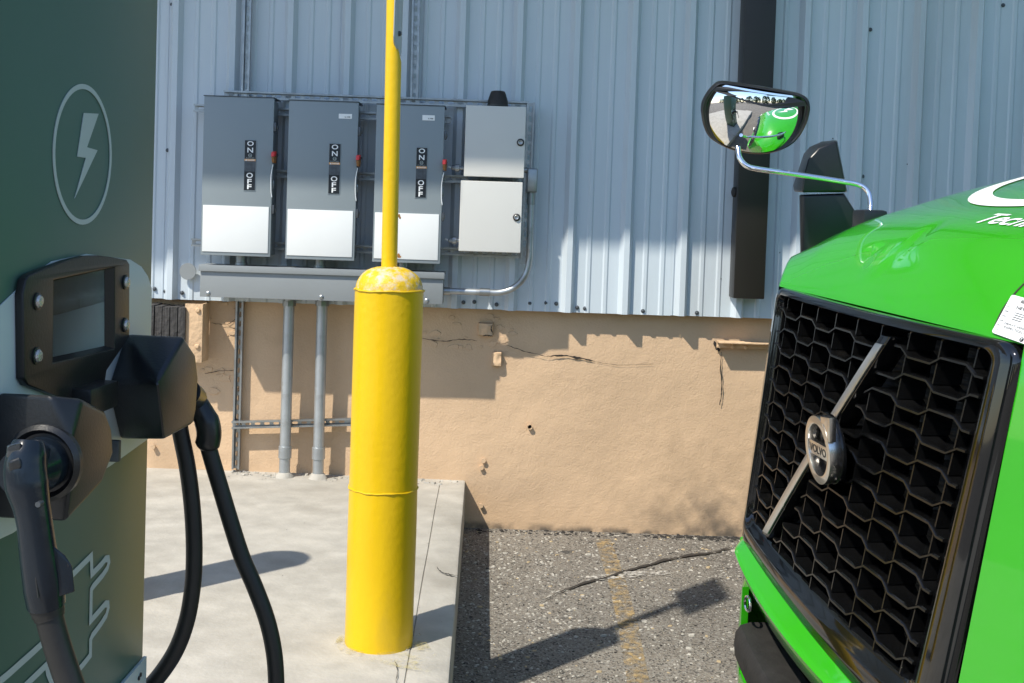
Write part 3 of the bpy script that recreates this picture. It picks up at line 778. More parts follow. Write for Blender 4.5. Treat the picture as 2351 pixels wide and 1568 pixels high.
bollard((-1.43, 3.95, SLABZ), 'yellow bollard standing hidden behind the dark green charger')
# paint overspray round the foot
mb = MB()
def padpt(px, py, z): d = ray(px, py); return EYE + d * ((z - CAMH) / d.z)
pp = [padpt(px, py, SLABZ + .006) for px, py in [(768, 1478), (790, 1442), (880, 1440), (960, 1450), (1010, 1520), (985, 1545), (900, 1530), (830, 1512), (785, 1500)]]
mb.plate([(q.x, q.y) for q in pp], lambda u, v, d: (u, v, SLABZ + .0085 + (0 if u > -.5 else .001) + d), 0, .0004)
tag(mb.build('paint_spill', 'yellowspill'), kind='structure')

SP = thing('sign_post', (BX, BY, 1.49), 'thin yellow sign pole rising out of the bollard cap to a small sign plate', 'sign post')
mb = MB(); seg = 28; rings = []
tilt = lambda z: -.002 - (z - 1.45) * .010
for k in range(40):
    z = 1.46 + (2.66 - 1.46) * k / 39
    lim = .03 if z < 2.165 else (.03 - .021 * min(1, (z - 2.165) / .06))
    rings.append([(BX + tilt(z) + min(lim, .0262 * math.cos(a)), BY + .0262 * math.sin(a), z) for a in [2 * math.pi * j / seg for j in range(seg)]])
mb.loft(rings); mb.build('pole', 'yellow', SP, smooth=True)
mb = MB()
def rrect(w, h, r, n=5):
    out = []
    for cx_, cy_, a0 in ((w - r, h - r, 0), (-w + r, h - r, 90), (-w + r, -h + r, 180), (w - r, -h + r, 270)):
        for k in range(n + 1): a = R(a0 + 90 * k / n); out.append((cx_ + r * math.cos(a), cy_ + r * math.sin(a)))
    return out
mb.plate(rrect(.155, .23, .03), lambda u, v, d: (BX + .001 + d, BY + u, 2.435 + v), 0, .0035); sg = mb.build('sign_plate', 'signface', SP, bevel=.0008)
for zz in (2.26, 2.6):
    mb = MB(); mb.lathe([(.009, 0), (.009, .006), (.004, .010)], (BX + .0048, BY + .0, zz), (1, 0, 0), 10); mb.build('sign_bolt', 'screwgrey', SP)

# =================================================================== CHARGER
CA = R(4.0)
cn = Vector((math.cos(CA), -math.sin(CA), 0)); cd = Vector((math.sin(CA), math.cos(CA), 0))
far = Vector((-.607, 2.10, 0))
dd = ray(191, 355); tt = (far - EYE).dot(cn) / dd.dot(cn); c0 = EYE + dd * tt
CO = Vector((c0.x, c0.y, SLABZ))
CH = thing('ev_charger', CO, 'tall dark green charging station with a lightning bolt ring and tilted screen panel', 'charging station', rz=-CA)
def cl(px, py, n):      # photo point on the plane n in front of the face -> charger coordinates
    p = plane_hit(px, py, CO + cn * n, cn) - CO
    return Vector((p.dot(cn), p.dot(cd), p.z))
def cs(px, py, s):      # the same on a plane across the charger
    p = plane_hit(px, py, CO + cd * s, cd) - CO
    return Vector((p.dot(cn), p.dot(cd), p.z))
far_s = (far - Vector((CO.x, CO.y, 0))).dot(cd)
HW = far_s
mb = MB(); mb.box(-.68, 0, -HW, HW, .0, 2.22); mb.build('body', 'charger', CH, bevel=.006, local=True)
mb = MB(); mb.box(-.70, .02, -HW - .02, HW + .02, -.001, .06); mb.build('plinth', 'blackplastic', CH, bevel=.004, local=True)
zl = cl(191, 355, 0).z
fnc = lambda u, v, d: (d, u, v)
ro = (cl(191, 194, 0).z - cl(191, 517, 0).z) / 2
mb = MB(); mb.plate(circ(64, ro, 0, zl), fnc, .0006, .0016, [circ(64, ro - .0078, 0, zl)]); mb.build('logo_ring', 'chargerline', CH, local=True)
bolt = [(520, 708), (613, 713), (540, 923), (606, 942), (463, 1243), (533, 990), (479, 981)]
mb = MB(); mb.plate([tuple(cl(x * .3661, y * .3661, 0))[1:] for x, y in bolt], fnc, .0006, .0016); mb.build('logo_bolt', 'chargerline', CH, local=True)
def cpoly(pts, n): return [(max(-HW + .002, min(HW - .0015, q.y)), q.z) for q in (cl(*p, n) for p in pts)]
wp = [(-95, 780), (0, 703), (66, 640), (120, 600), (200, 583), (300, 596), (325, 612), (340, 634), (349, 662), (349, 1003), (265, 1062), (150, 1140), (30, 1224), (0, 1238), (-95, 1290)]
mb = MB(); mb.plate(cpoly(wp, .003), fnc, .0006, .003); mb.build('white_panel', 'chargerwhite', CH, local=True, bevel=.001)
def zf(x, y): return (x * .32945, 545 + y * .32945)
fo = [(185, 290), (210, 262), (330, 213), (470, 160), (600, 128), (700, 126), (800, 140), (885, 155), (905, 185), (903, 690), (870, 745), (745, 930), (733, 1010), (735, 1150), (560, 1150), (390, 1105), (200, 1030), (170, 985), (163, 400)]
fi = [(375, 300), (800, 208), (800, 775), (370, 872)]
FD = .016
mb = MB(); mb.plate(cpoly([zf(*p) for p in fo], FD), fnc, .0032, FD, [cpoly([zf(*p) for p in fi], FD)]); fas = mb.build('screen_fascia', 'fascia', CH, local=True, bevel=.004, seg=3)
sq = cpoly([zf(*p) for p in fi], FD); cxs = sum(p[0] for p in sq) / 4; czs = sum(p[1] for p in sq) / 4
mb = MB(); big = [(cxs + (p[0] - cxs) * 1.04, czs + (p[1] - czs) * 1.03) for p in sq]
mb.plate(big, fnc, .0015, .003); mb.build('screen', 'screen', CH, local=True)
mb = MB()
ins = [(cxs + (p[0] - cxs) * .93 - .004, czs + (p[1] - czs) * .95 + .002) for p in sq]
outr = [(cxs + (p[0] - cxs) * .995, czs + (p[1] - czs) * .995) for p in sq]
mb.loft([[(FD - .001, *p) for p in outr], [(.0035, *p) for p in ins]], True, False); mb.build('screen_surround', 'fascia', CH, local=True)
for px, py in [(85, 692), (83, 817), (287, 648), (286, 746)]:
    c = cl(px, py, FD); mb = MB(); mb.lathe([(.0125, -.002), (.0125, .002), (.0105, .0025)], c, (1, 0, 0), 24); bz = mb.build('button_bezel', 'blackplastic', CH, local=True)
    mb = MB(); mb.lathe([(.0095, .0), (.0095, .004), (.0075, .0065), (.003, .0075)], c, (1, 0, 0), 24); mb.build('button', 'button', bz, local=True, smooth=True)
# tray under the screen
a, b = cl(*zf(500, 1112), FD), cl(*zf(700, 1020), FD)
mb = MB(); mb.box(FD - .01, FD + .03, a.y, b.y, a.z - .03, a.z + .012); mb.build('card_tray', 'fascia', CH, local=True, bevel=.004)
# connector holders
PR = .105
bk = [(329, 770), (273, 832), (252, 874), (257, 934), (275, 1008)]
ft = [(423, 773), (450, 815), (456, 868), (451, 940), (445, 973)]
fn_near = [(377, 1010), (380, 955), (362, 875)]
pts = [cl(*p, 0.001) for p in bk]
F = [cl(*p, PR) for p in ft]; G = [cl(*p, PR) for p in fn_near]
pts += F + G
far_b = [Vector((.001, q.y, q.z)) for q in F]
pts += far_b
hull(pts, 'far_connector_holder', 'blackplastic', CH, .008, local=True)
fr = [(118, 907), (190, 915), (243, 943), (258, 985), (262, 1040), (236, 1108), (152, 1200), (166, 1120), (163, 1010)]
F2 = [cl(*p, PR) for p in fr]
sav = (F2[8].y + F2[7].y) / 2 - .002
F2[7].y = F2[8].y = sav; F2[0] = cs(*fr[0], sav); F2[6] = cs(*fr[6], sav)
print('near holder', F2)
mp_ = F2 + [Vector((.001, F2[k].y, F2[k].z)) for k in (0, 6, 7, 8)] + [Vector((.001, F2[k].y + dy, F2[k].z)) for k, dy in ((1, .01), (2, .015), (3, .02), (4, .02), (5, .02))]
hull(mp_, 'near_connector_holder', 'blackplastic', CH, .008, local=True)
for o in COL.objects:
    if o.name.endswith('connector_holder'): o.name = 'connector_holder'
zs_ = [p.z for p in pts]; hz = (max(zs_) + min(zs_)) / 2
ymin = min(p.y for p in mp_); 
# lightning / plug line drawing on the lower face
def stroke(pts3, w, mb):
    P = [Vector((q.y, q.z, 0)) for q in (cl((x * .3595), 1004.6 + y * .3595, 0) for x, y in pts3)]
    L, Rr = [], []
    for k, p in enumerate(P):
        t0 = (p - P[k - 1]).normalized() if k else (P[1] - p).normalized()
        t1 = (P[k + 1] - p).normalized() if k < len(P) - 1 else t0
        t = (t0 + t1); t = t.normalized() if t.length > .01 else t1
        nn = Vector((-t.y, t.x, 0)); sc = 1 / max(.35, abs(nn.dot(Vector((-t1.y, t1.x, 0)))))
        L.append(p + nn * w * .5 * sc); Rr.append(p - nn * w * .5 * sc)
    for k in range(len(P) - 1):
        a, b, c, d = L[k], L[k + 1], Rr[k + 1], Rr[k]
        mb.face((.0014, a.x, a.y), (.0014, b.x, b.y), (.0014, c.x, c.y), (.0014, d.x, d.y))
mb = MB()
stroke([(440, 892), (578, 755), (582, 872), (640, 812), (668, 775), (686, 772), (690, 800), (680, 835), (650, 880), (590, 950), (578, 972), (574, 1170), (640, 1095), (668, 1062), (684, 1062), (686, 1090), (674, 1135), (640, 1190), (584, 1265), (574, 1290), (572, 1390), (540, 1432), (500, 1480), (380, 1600)], .0115, mb)
stroke([(-60, 1600), (60, 1500), (200, 1375), (262, 1318), (278, 1290), (286, 1200)], .0115, mb)
stroke([(100, 1640), (180, 1560), (292, 1452), (300, 1500), (318, 1545), (345, 1580), (380, 1610)], .0115, mb)
mb.build('line_graphic', 'chargerline', CH, local=True)
mb = MB(); mb.plate(cpoly([(349, 1490), (290, 1557), (230, 1625), (349, 1640)], .004), fnc, .0006, .007); cpn = mb.build('corner_plate', 'chargerwhite', CH, local=True, bevel=.001)
for px, py in ((318, 1557), (322, 1549)):
    c = cl(px, py, .007); mb = MB(); mb.lathe([(.004, 0), (.004, .002)], c, (1, 0, 0), 10); mb.build('rivet', 'ink', cpn, local=True)
# bright hinge clip between the holders
a = cl(265, 1035, .02); mb = MB(); mb.box(.002, .028, a.y - .006, a.y + .006, a.z - .018, a.z + .018); mb.build('hinge_clip', 'screwgrey', CH, local=True, bevel=.003)

# ---- near connector and its cable (plugged into the near side of the near holder)
toW = Matrix.Translation(CO) @ Matrix.Rotation(-CA, 4, 'Z')
s0 = ymin
hc_ = cs(102, 1062, s0)
socket = MB(); socket.lathe([(.052, -.004), (.052, .006), (.046, .012), (.040, .004)], hc_, (0, -1, 0), 36); socket.build('socket_ring', 'blackplastic', CH, local=True, smooth=True)
NC = thing('charging_connector', toW @ hc_, 'black charging plug and cable parked in the near left holder of the charger', 'charging plug', 'charging plugs with cables on the charger')
W = lambda v: toW @ Vector(v)
mb = MB(); mb.lathe([(.036, .0), (.036, .035), (.033, .045), (.030, .07)], toW @ hc_, -cd, 32); mb.build('plug_head', 'handle', NC, smooth=True)
def csw(px, py, s): return W(cs(px, py, s))
sH = s0 - .075
hp = [(66, 1012, .018), (62, 1040, .024), (58, 1075, .0262), (62, 1115, .0265), (72, 1160, .0225), (80, 1205, .0215), (86, 1255, .0225), (94, 1305, .024), (101, 1350, .025), (106, 1388, .0235)]
path = sm([csw(x, y, sH - .012 * math.sin(k / 9 * math.pi)) for k, (x, y, r) in enumerate(hp)], 4)
rr = []
for k in range(len(hp) - 1):
    for i in range(4): rr.append(hp[k][2] + (hp[k + 1][2] - hp[k][2]) * i / 4)
rr.append(hp[-1][2])
mb = MB(); mb.tube(path, rr, 22); mb.build('grip', 'handle', NC, smooth=True)
hull([csw(66, 1015, sH + .07), csw(66, 1100, sH + .07), csw(130, 1020, sH + .07), csw(132, 1100, sH + .07), csw(60, 1030, sH), csw(58, 1108, sH), csw(100, 1022, sH), csw(102, 1118, sH)], 'neck', 'handle', NC, .012)
hull([csw(118, 1250, sH + .02), csw(150, 1275, sH + .01), csw(166, 1300, sH + .01), csw(172, 1358, sH + .01), csw(120, 1375, sH + .01),
      csw(118, 1250, sH - .014), csw(150, 1275, sH - .006), csw(166, 1300, sH - .006), csw(172, 1358, sH - .006), csw(120, 1375, sH - .014)], 'lock_lug', 'handle', NC, .004)
c = csw(152, 1298, sH - .007); mb = MB(); mb.lathe([(.0035, 0), (.0035, .001)], c, -cd, 10); mb.build('lug_hole', 'ink', NC)
hull([csw(16, 1022, sH - .026), csw(48, 1014, sH - .026), csw(14, 1052, sH - .026), csw(46, 1046, sH - .026), csw(16, 1024, sH), csw(50, 1016, sH), csw(14, 1056, sH), csw(48, 1048, sH)], 'status_window', 'glass', NC, .003)
hull([csw(18, 1058, sH - .034), csw(46, 1050, sH - .034), csw(22, 1084, sH - .034), csw(50, 1076, sH - .034), csw(16, 1056, sH), csw(50, 1048, sH), csw(22, 1090, sH), csw(54, 1080, sH)], 'thumb_button', 'blackplastic', NC, .004)
for px, py in ((62, 1272), (84, 1160)):
    c = csw(px, py, sH - .034); mb = MB(); mb.lathe([(.0036, .003), (.0036, .014)], c, cd, 12); mb.build('screw_cap', 'screwgrey', NC)
mb = MB(); pth = sm([csw(x, y, sH - .030) for x, y in ((55, 1090), (66, 1130), (66, 1180), (70, 1240), (80, 1310), (88, 1372))], 5)
mb.tube(pth, .0012, 5); mb.build('seam', 'ink', NC)
mb = MB(); mb.tube(sm([csw(x, y, sH) for x, y in ((104, 1376), (112, 1410), (122, 1450), (140, 1510), (160, 1568), (186, 1640), (215, 1740), (235, 1900), (200, 2060))], 6), .0172, 16); mb.build('cable', 'cable', NC, smooth=True)
mb = MB(); mb.tube(sm([csw(x, y, sH) for x, y in ((102, 1370), (108, 1395), (114, 1418))], 4), [.0215] * 5 + [.0205] * 2 + [.019] * 2, 18); mb.build('strain_relief', 'cable', NC, smooth=True)

# ---- far connector and its cable
sF = far_s + .07
FC = thing('charging_connector', csw(470, 960, sF), 'black charging plug on the far side of the charger, its cable running right', 'charging plug', 'charging plugs with cables on the charger')
mb = MB(); mb.tube(sm([csw(x, y, sF) for x, y in ((438, 905), (456, 935), (474, 965), (480, 995), (476, 1020), (472, 1034))], 4), [.022] * 8 + [.0235] * 9 + [.021, .019, .015, .012], 18); mb.build('grip', 'blackplastic', FC, smooth=True)
mb = MB(); mb.tube([csw(430, 900, far_s - .02), csw(446, 915, sF)], .024, 18); mb.build('plug_head', 'blackplastic', FC, smooth=True)
mb = MB(); mb.tube(sm([csw(x, y, sF) for x, y in ((474, 1010), (488, 1060), (506, 1120), (530, 1200), (556, 1280), (584, 1345), (612, 1420), (628, 1490), (634, 1560), (634, 1660), (622, 1800))], 6), .0158, 16); mb.build('cable', 'cable', FC, smooth=True)
RC = thing('charging_cable', csw(412, 985, sF), 'black charging cable hanging in a curve right beside the charger edge', 'cable')
mb = MB(); mb.tube(sm([csw(x, y, sF - .01) for x, y in ((408, 940), (414, 990), (428, 1060), (438, 1130), (444, 1200), (446, 1270), (443, 1340), (430, 1420), (405, 1490), (368, 1548), (325, 1595), (270, 1640), (180, 1690))], 6), .0158, 16); mb.build('jacket', 'cable', RC, smooth=True)

# =================================================================== TRUCK
TB = R(10.0); TO0 = Vector((.91, 3.05, 0)); tx = Vector((math.cos(TB), math.sin(TB), 0)); ty = Vector((-math.sin(TB), math.cos(TB), 0))
TO = TO0 - ty * .185
TR = thing('truck', TO, 'bright green semi truck parked nose left, black grille with a silver diagonal bar', 'truck', rz=TB)
def tl(p): q = Vector(p) - TO; return Vector((q.dot(tx), q.dot(ty), q.z))
def t_ray(px, py): d = ray(px, py); return tl(EYE), Vector((d.dot(tx), d.dot(ty), d.z))
def t_plane(px, py, n, c):
    o, d = t_ray(px, py); n = Vector(n); return o + d * ((c - n.dot(o)) / n.dot(d))
def gq(px, py): return t_plane(px, py, (1, 0, -.12), -.132)
def gx(y, z): return .12 * (z - 1.1) + .04 * ((y / .585) ** 2 - 1)
inner = [gq(*p) for p in [(1800, 684), (2279, 811), (2101, 1562), (1728, 1188)]]
outer = [gq(*p) for p in [(1790, 657), (2349, 792), (2146, 1762), (1708, 1238)]]
def bil(q, s, t):
    a = q[0].lerp(q[1], s); b = q[3].lerp(q[2], s); p = a.lerp(b, t); return p.y, p.z
def gpt(s, t, off=0.0, q=None):
    y, z = bil(q or inner, s, t); return Vector((gx(y, z) + off, y, z))
# bezel
def ringst(rad, n=14):
    out = []; c = 6
    cs_ = [((rad, rad), 180), ((1 - rad, rad), 270), ((1 - rad, 1 - rad), 0), ((rad, 1 - rad), 90)]
    for k, ((cx_, cy_), a0) in enumerate(cs_):
        for j in range(c + 1): a = R(a0 + 90 * j / c); out.append((cx_ + rad * math.cos(a), cy_ + rad * math.sin(a)))
        nx_ = cs_[(k + 1) % 4]; e = (nx_[0][0] + rad * math.cos(R(nx_[1])), nx_[0][1] + rad * math.sin(R(nx_[1]))); s_ = out[-1]
        for j in range(1, n): out.append((s_[0] + (e[0] - s_[0]) * j / n, s_[1] + (e[1] - s_[1]) * j / n))
    return out
ro_, ri_ = ringst(.045), ringst(.03)
def brow(f, off):
    r = []
    for (a, b), (c, d) in zip(ro_, ri_):
        yo, zo = bil(outer, a, b); yi, zi = bil(inner, c, d); y = yo + (yi - yo) * f; z = zo + (zi - zo) * f
        r.append((gx(y, z) + off, y, z))
    return r
mb = MB(); mb.loft([brow(0, .016), brow(0, .002), brow(.06, -.006), brow(.16, -.010), brow(.62, -.012), brow(.70, -.009), brow(.76, -.002), brow(.90, .004), brow(.97, .010), brow(1.02, .03), brow(1.02, .085)], True, False)
mb.build('grille_surround', 'pianoblack', TR, local=True, smooth=True, angle=50)
# radiator screen behind
mb = MB(); N = 14
mb.loft([[gpt(i / N, j / N, .088) for j in range(N + 1)] for i in range(-1, N + 2)], closed=False); mb.build('radiator_screen', 'radiator', TR, local=True, smooth=True)
# honeycomb shelves and dividers
COLS = [.04 + .1155 * j for j in range(9)]; NROW = 12; AMP = .0128; DP = .075
def level(i, j): return .059 + .0813 * i + (AMP if (i + j) % 2 else -AMP)
def shelf_line(i):
    pts = []; bounds = [-.01] + COLS + [1.005]; p = .1155 * .14
    for j in range(len(bounds) - 1):
        a, b = bounds[j], bounds[j + 1]; L = level(i, j)
        pts.append((a + (p if j else 0), L)); pts.append((b - (p if j < len(bounds) - 2 else 0), L))
    return pts
bar_a, bar_b = gq(2066, 790), gq(1789, 1222)
def bar_y(z): return bar_a.y + (bar_b.y - bar_a.y) * (bar_a.z - z) / (bar_a.z - bar_b.z)
def near_bar(y, z, w): return abs(y - bar_y(z)) < w and bar_b.z - .03 < z < bar_a.z + .02
for i in range(NROW):
    pts = [(s, t) for s, t in shelf_line(i)]
    dens = []
    for (a, b), (c, d) in zip(pts, pts[1:]):
        dens += [(a + (c - a) * k / 3, b + (d - b) * k / 3) for k in range(3)]
    dens.append(pts[-1])
    runs = [[]]
    for s, t in dens:
        y, z = bil(inner, s, t)
        if near_bar(y, z, .030):
            if runs[-1]: runs.append([])
        else: runs[-1].append((s, t))
    mb = MB()
    for run in runs:
        if len(run) < 2: continue
        rings = []
        for s, t in run:
            h = .0042 / .72
            rings.append([gpt(s, t - h * .55, .012), gpt(s, t - h, .004), gpt(s, t - h * .4, .0), gpt(s, t + h * .7, .0), gpt(s, t + h * 1.1, .004), gpt(s, t + h * .9, .012), gpt(s, t + h * .3, DP), gpt(s, t - h * .3, DP)])
        mb.loft(rings, True, True)
    mb.build('grille_shelf', 'grille', TR, local=True, smooth=True, angle=40)
for i in range(-1, NROW):
    for j, s in enumerate(COLS):
        ta = (level(i, j) + level(i, j + 1)) / 2 if i >= 0 else -.01
        tb = (level(i + 1, j) + level(i + 1, j + 1)) / 2 if i + 1 < NROW else 1.01
        ym, zm = bil(inner, s, (ta + tb) / 2)
        if near_bar(ym, zm, .030): continue
        w = .0021 / 1.0
        mb = MB(); mb.loft([[gpt(s - w, ta + .006, .006), gpt(s + w, ta + .006, .006), gpt(s + w, ta + .006, DP), gpt(s - w, ta + .006, DP)],
                            [gpt(s - w, tb - .006, .006), gpt(s + w, tb - .006, .006), gpt(s + w, tb - .006, DP), gpt(s - w, tb - .006, DP)]])
        mb.build('grille_divider', 'grille', TR, local=True)
# diagonal bar
def barstrip(hw, o0, o1, e0, e1, nm, mat, bev):
    mb = MB(); rings = []; n = 16
    for k in range(n + 1):
        f = e0 + (e1 - e0) * k / n; z = bar_a.z + (bar_b.z - bar_a.z) * f; y = bar_a.y + (bar_b.y - bar_a.y) * f
        x = gx(y, z); rings.append([(x + o0, y - hw, z), (x + o0, y + hw, z), (x + o1, y + hw, z), (x + o1, y - hw, z)])
    mb.loft(rings); return mb.build(nm, mat, TR, local=True, bevel=bev)
barstrip(.0235, -.012, .05, -.035, 1.02, 'bar_backing', 'pianoblack', .003)
barstrip(.0165, -.017, -.0125, 0, 1, 'diagonal_bar', 'satin', .001)
# emblem
em = t_plane(1887, 1032, (0, 1, 0), 0.0)
em = Vector((em.x, 0.0, em.z)); tiltm = Matrix.Rotation(R(-6), 3, 'Z') @ Matrix.Rotation(-.10, 3, 'Y')
def efn(u, v, d): return em + tiltm @ Vector((-d, -u, v))
Rm = .0855
mb = MB(); mb.plate([(p[0] * 1.02, p[1] * 1.02) for p in circ(40, Rm)], efn, -.030, -.019); mb.build('emblem_base', 'grille', TR, local=True, bevel=.004)
ring_pts = circ(56, Rm)
outl = []
for x, y in ring_pts:
    outl.append((x, y))
mb = MB(); mb.plate(outl, efn, -.0185, .012, [circ(56, Rm * .765)]); mk = mb.build('emblem', 'steelmark', TR, local=True, bevel=.0022)
mb = MB(); mb.plate([(a * Rm, b * Rm) for a, b in ((.42, 1.06), (1.14, 1.14), (1.06, .42), (.88, .42), (.86, .66), (.66, .86), (.42, .88))], efn, -.004, .0125); mb.build('emblem_arrow', 'steelmark', mk, local=True, bevel=.0015)
mb = MB(); mb.plate([(-Rm * .80, -.0175), (Rm * .80, -.0175), (Rm * .80, .0175), (-Rm * .80, .0175)], efn, -.004, .0105); mb.build('emblem_band', 'steelmark', mk, local=True, bevel=.0012)
mb = MB(); add_text(mb, 'VOLVO', lambda u, v: efn(u, v, .0112), -.056, -.0105, .112, .021, bold=True); mb.build('lettering', 'ink', mk, local=True)

# hood: one surface rising from the surround
SX = [.045, .062, .085, .114, .15, .195, .25, .321, .42, .548, .842, 1.2, 1.7, 2.1]
SZ = [1.4725, 1.500, 1.528, 1.564, 1.602, 1.638, 1.669, 1.698, 1.728, 1.771, 1.850, 1.925, 2.0, 2.05]
def lerp(xs, ys, x):
    if x <= xs[0]: return ys[0]
    for k in range(len(xs) - 1):
        if x <= xs[k + 1]:
            f = (x - xs[k]) / (xs[k + 1] - xs[k]); return ys[k] + (ys[k + 1] - ys[k]) * f
    return ys[-1]
def zsm(x):          # light smoothing of the profile
    w = .012 + .12 * max(0, x - .06); w = min(w, .12)
    return sum(lerp(SX, SZ, max(.045, x + w * k / 3)) for k in range(-3, 4)) / 7 if x > .05 else lerp(SX, SZ, x)
def widn(x): return .583 + lerp([.045, .07, .11, .18, .32, 2.2], [0, .10, .24, .38, .47, .50], x)
def wid(x): return .583 + lerp([.045, .10, .2, .35, .6, 2.2], [0, .075, .21, .36, .46, .50], x)
def hood_z(x, y):
    fade = min(1, max(0, (x - .045) / .15))
    z = zsm(x) + .0385 * y * (1 - .5 * fade) + .030 * max(0, 1 - (y / .585) ** 2) * fade
    e = max(0, abs(y) - .50)
    z -= .55 * e ** 1.6 * fade
    for (bx, by, br, bh) in BUMPS: 
        d2 = ((x - bx) / br[0]) ** 2 + ((y - by) / br[1]) ** 2
        if d2 < 9: z += bh * math.exp(-d2 ** 2)
    if RIDGE:
        # raised far-side spine
        yy = RIDGE(x)
        if yy is not None: z += .012 / (1 + math.exp((yy - y) / .006)) * min(1, max(0, (x - .12) / .1)) * 0
    return z
BUMPS = []; RIDGE = None
def hood_hit(px, py):
    o, d = t_ray(px, py); t = 1.5; last = None
    while t < 9:
        p = o + d * t
        if p.x > .045 and -widn(p.x) < p.y < wid(p.x) and p.z < hood_z(p.x, p.y):
            lo, hi = t - .01, t
            for _ in range(18):
                mid = (lo + hi) / 2; q = o + d * mid
                if q.x > .045 and q.z < hood_z(q.x, q.y): hi = mid
                else: lo = mid
            return o + d * hi
        t += .01
    return None
bl = hood_hit(2018, 602)
vt = hood_hit(2125, 532)
if bl: BUMPS.append((bl.x, bl.y, (.030, .050), .006))
if vt: BUMPS.append((vt.x, vt.y, (.045, .030), -.005))
print('bulge', bl, 'vent', vt)
def edge_y(z): return .54 + .043 * (z - .74) / .735
mb = MB(); xs = []
x = .045
while x < 2.1:
    xs.append(x); x += .006 + .05 * min(1, (x - .045) / .6) + (.004 if x > .1 else 0)
xs.append(2.1)
NY = 110; rows = []
for x in xs:
    w = wid(x); wn = widn(x); row = []
    zz = hood_z(x, w); n1 = 12
    for j in range(n1): 
        z = .56 + (zz - .02 - .56) * j / n1; row.append((x - .045 + .12 * (z - 1.1) + .006, w - .583 + edge_y(z), z))
    for j in range(NY + 1):
        y = w - (w + wn) * j / NY; row.append((x, y, hood_z(x, y)))
    zz = hood_z(x, -wn)
    for j in range(n1 - 1, -1, -1):
        z = .56 + (zz - .02 - .56) * j / n1; row.append((x - .045 + .12 * (z - 1.1) + .006, -(wn - .583 + edge_y(z)), z))
    rows.append(row)
mb.loft(rows, closed=False); hood = mb.build('hood', 'truckgreen', TR, local=True, smooth=True, angle=60)
# lower lip of the hood under the surround
mb = MB(); rows = []
for f, o, dz in ((0, .03, .004), (0, .000, -.002), (0, -.004, -.012), (0, .0, -.026), (0, .05, -.03)):
    r = []
    for k in range(25):
        y, z = bil(outer, -.02 + 1.04 * k / 24, 1.0); r.append((gx(y, z) + o, y, z + dz))
    rows.append(r)
mb.loft(rows, closed=False); mb.build('hood_lip', 'truckgreen', TR, local=True, smooth=True)
# hood decals
def on_hood(x, y, up=.0025): return Vector((x, y, hood_z(x, y) + up))
dec = [hood_hit(*p) for p in ((2226, 466), (2351, 481), (2240, 514), (2296, 487), (2351, 516))]
print('decal', dec)
def strip_hood(outl, inl, nm, mat, up=.0025):
    mb = MB(); n = len(outl)
    for k in range(n):
        a, b, c, d = outl[k], outl[(k + 1) % n], inl[(k + 1) % n], inl[k]
        mid = lambda p, q: ((p[0] + q[0]) / 2, (p[1] + q[1]) / 2)
        mb.face(on_hood(*a, up), on_hood(*b, up), on_hood(*mid(b, c), up), on_hood(*mid(a, d), up))
        mb.face(on_hood(*mid(a, d), up), on_hood(*mid(b, c), up), on_hood(*c, up), on_hood(*d, up))
    return mb.build(nm, mat, hood, local=True, smooth=True)
fitp = [hood_hit(*p) for p in ((2226, 465), (2243, 447), (2294, 424), (2350, 407), (2243, 474), (2277, 476), (2350, 472))]
print('ringfit', [(round(p.x, 3), round(p.y, 3)) if p is not None else None for p in fitp])
RCX, RCY, RRX, RRY = .81, 0.0, .447, .447
strip_hood([(RCX + RRX * math.sin(a), RCY + RRY * math.cos(a)) for a in [2 * math.pi * k / 72 for k in range(72)]],
           [(RCX + (RRX - .062) * math.sin(a), RCY + (RRY - .062) * math.cos(a)) for a in [2 * math.pi * k / 72 for k in range(72)]], 'hood_ring_decal', 'decalwhite')
bz = [(a * 1.25, b * 1.25) for a, b in [(.12, .20), (-.10, .20), (.01, .02), (-.08, -.01), (.09, -.22), (.03, -.03), (.10, .0)]]
mb = MB(); mb.plate([(RCX + v, RCY - u) for u, v in bz], lambda u, v, d: on_hood(u, v, .003 + d), 0, .0005); mb.build('hood_bolt_decal', 'decalwhite', hood, local=True)
if dec[2] is not None and dec[3] is not None:
    t0 = dec[2]; hgt = max(.05, abs(dec[3].x - t0.x))
    tw = .46
    mb = MB(); add_text(mb, 'Technology', lambda u, v: on_hood(t0.x - .016 + v, t0.y + .034 - u, .0025), .0, .0, .43, hgt, shear=.45, bold=True); mb.build('hood_lettering', 'decalwhite', hood, local=True)
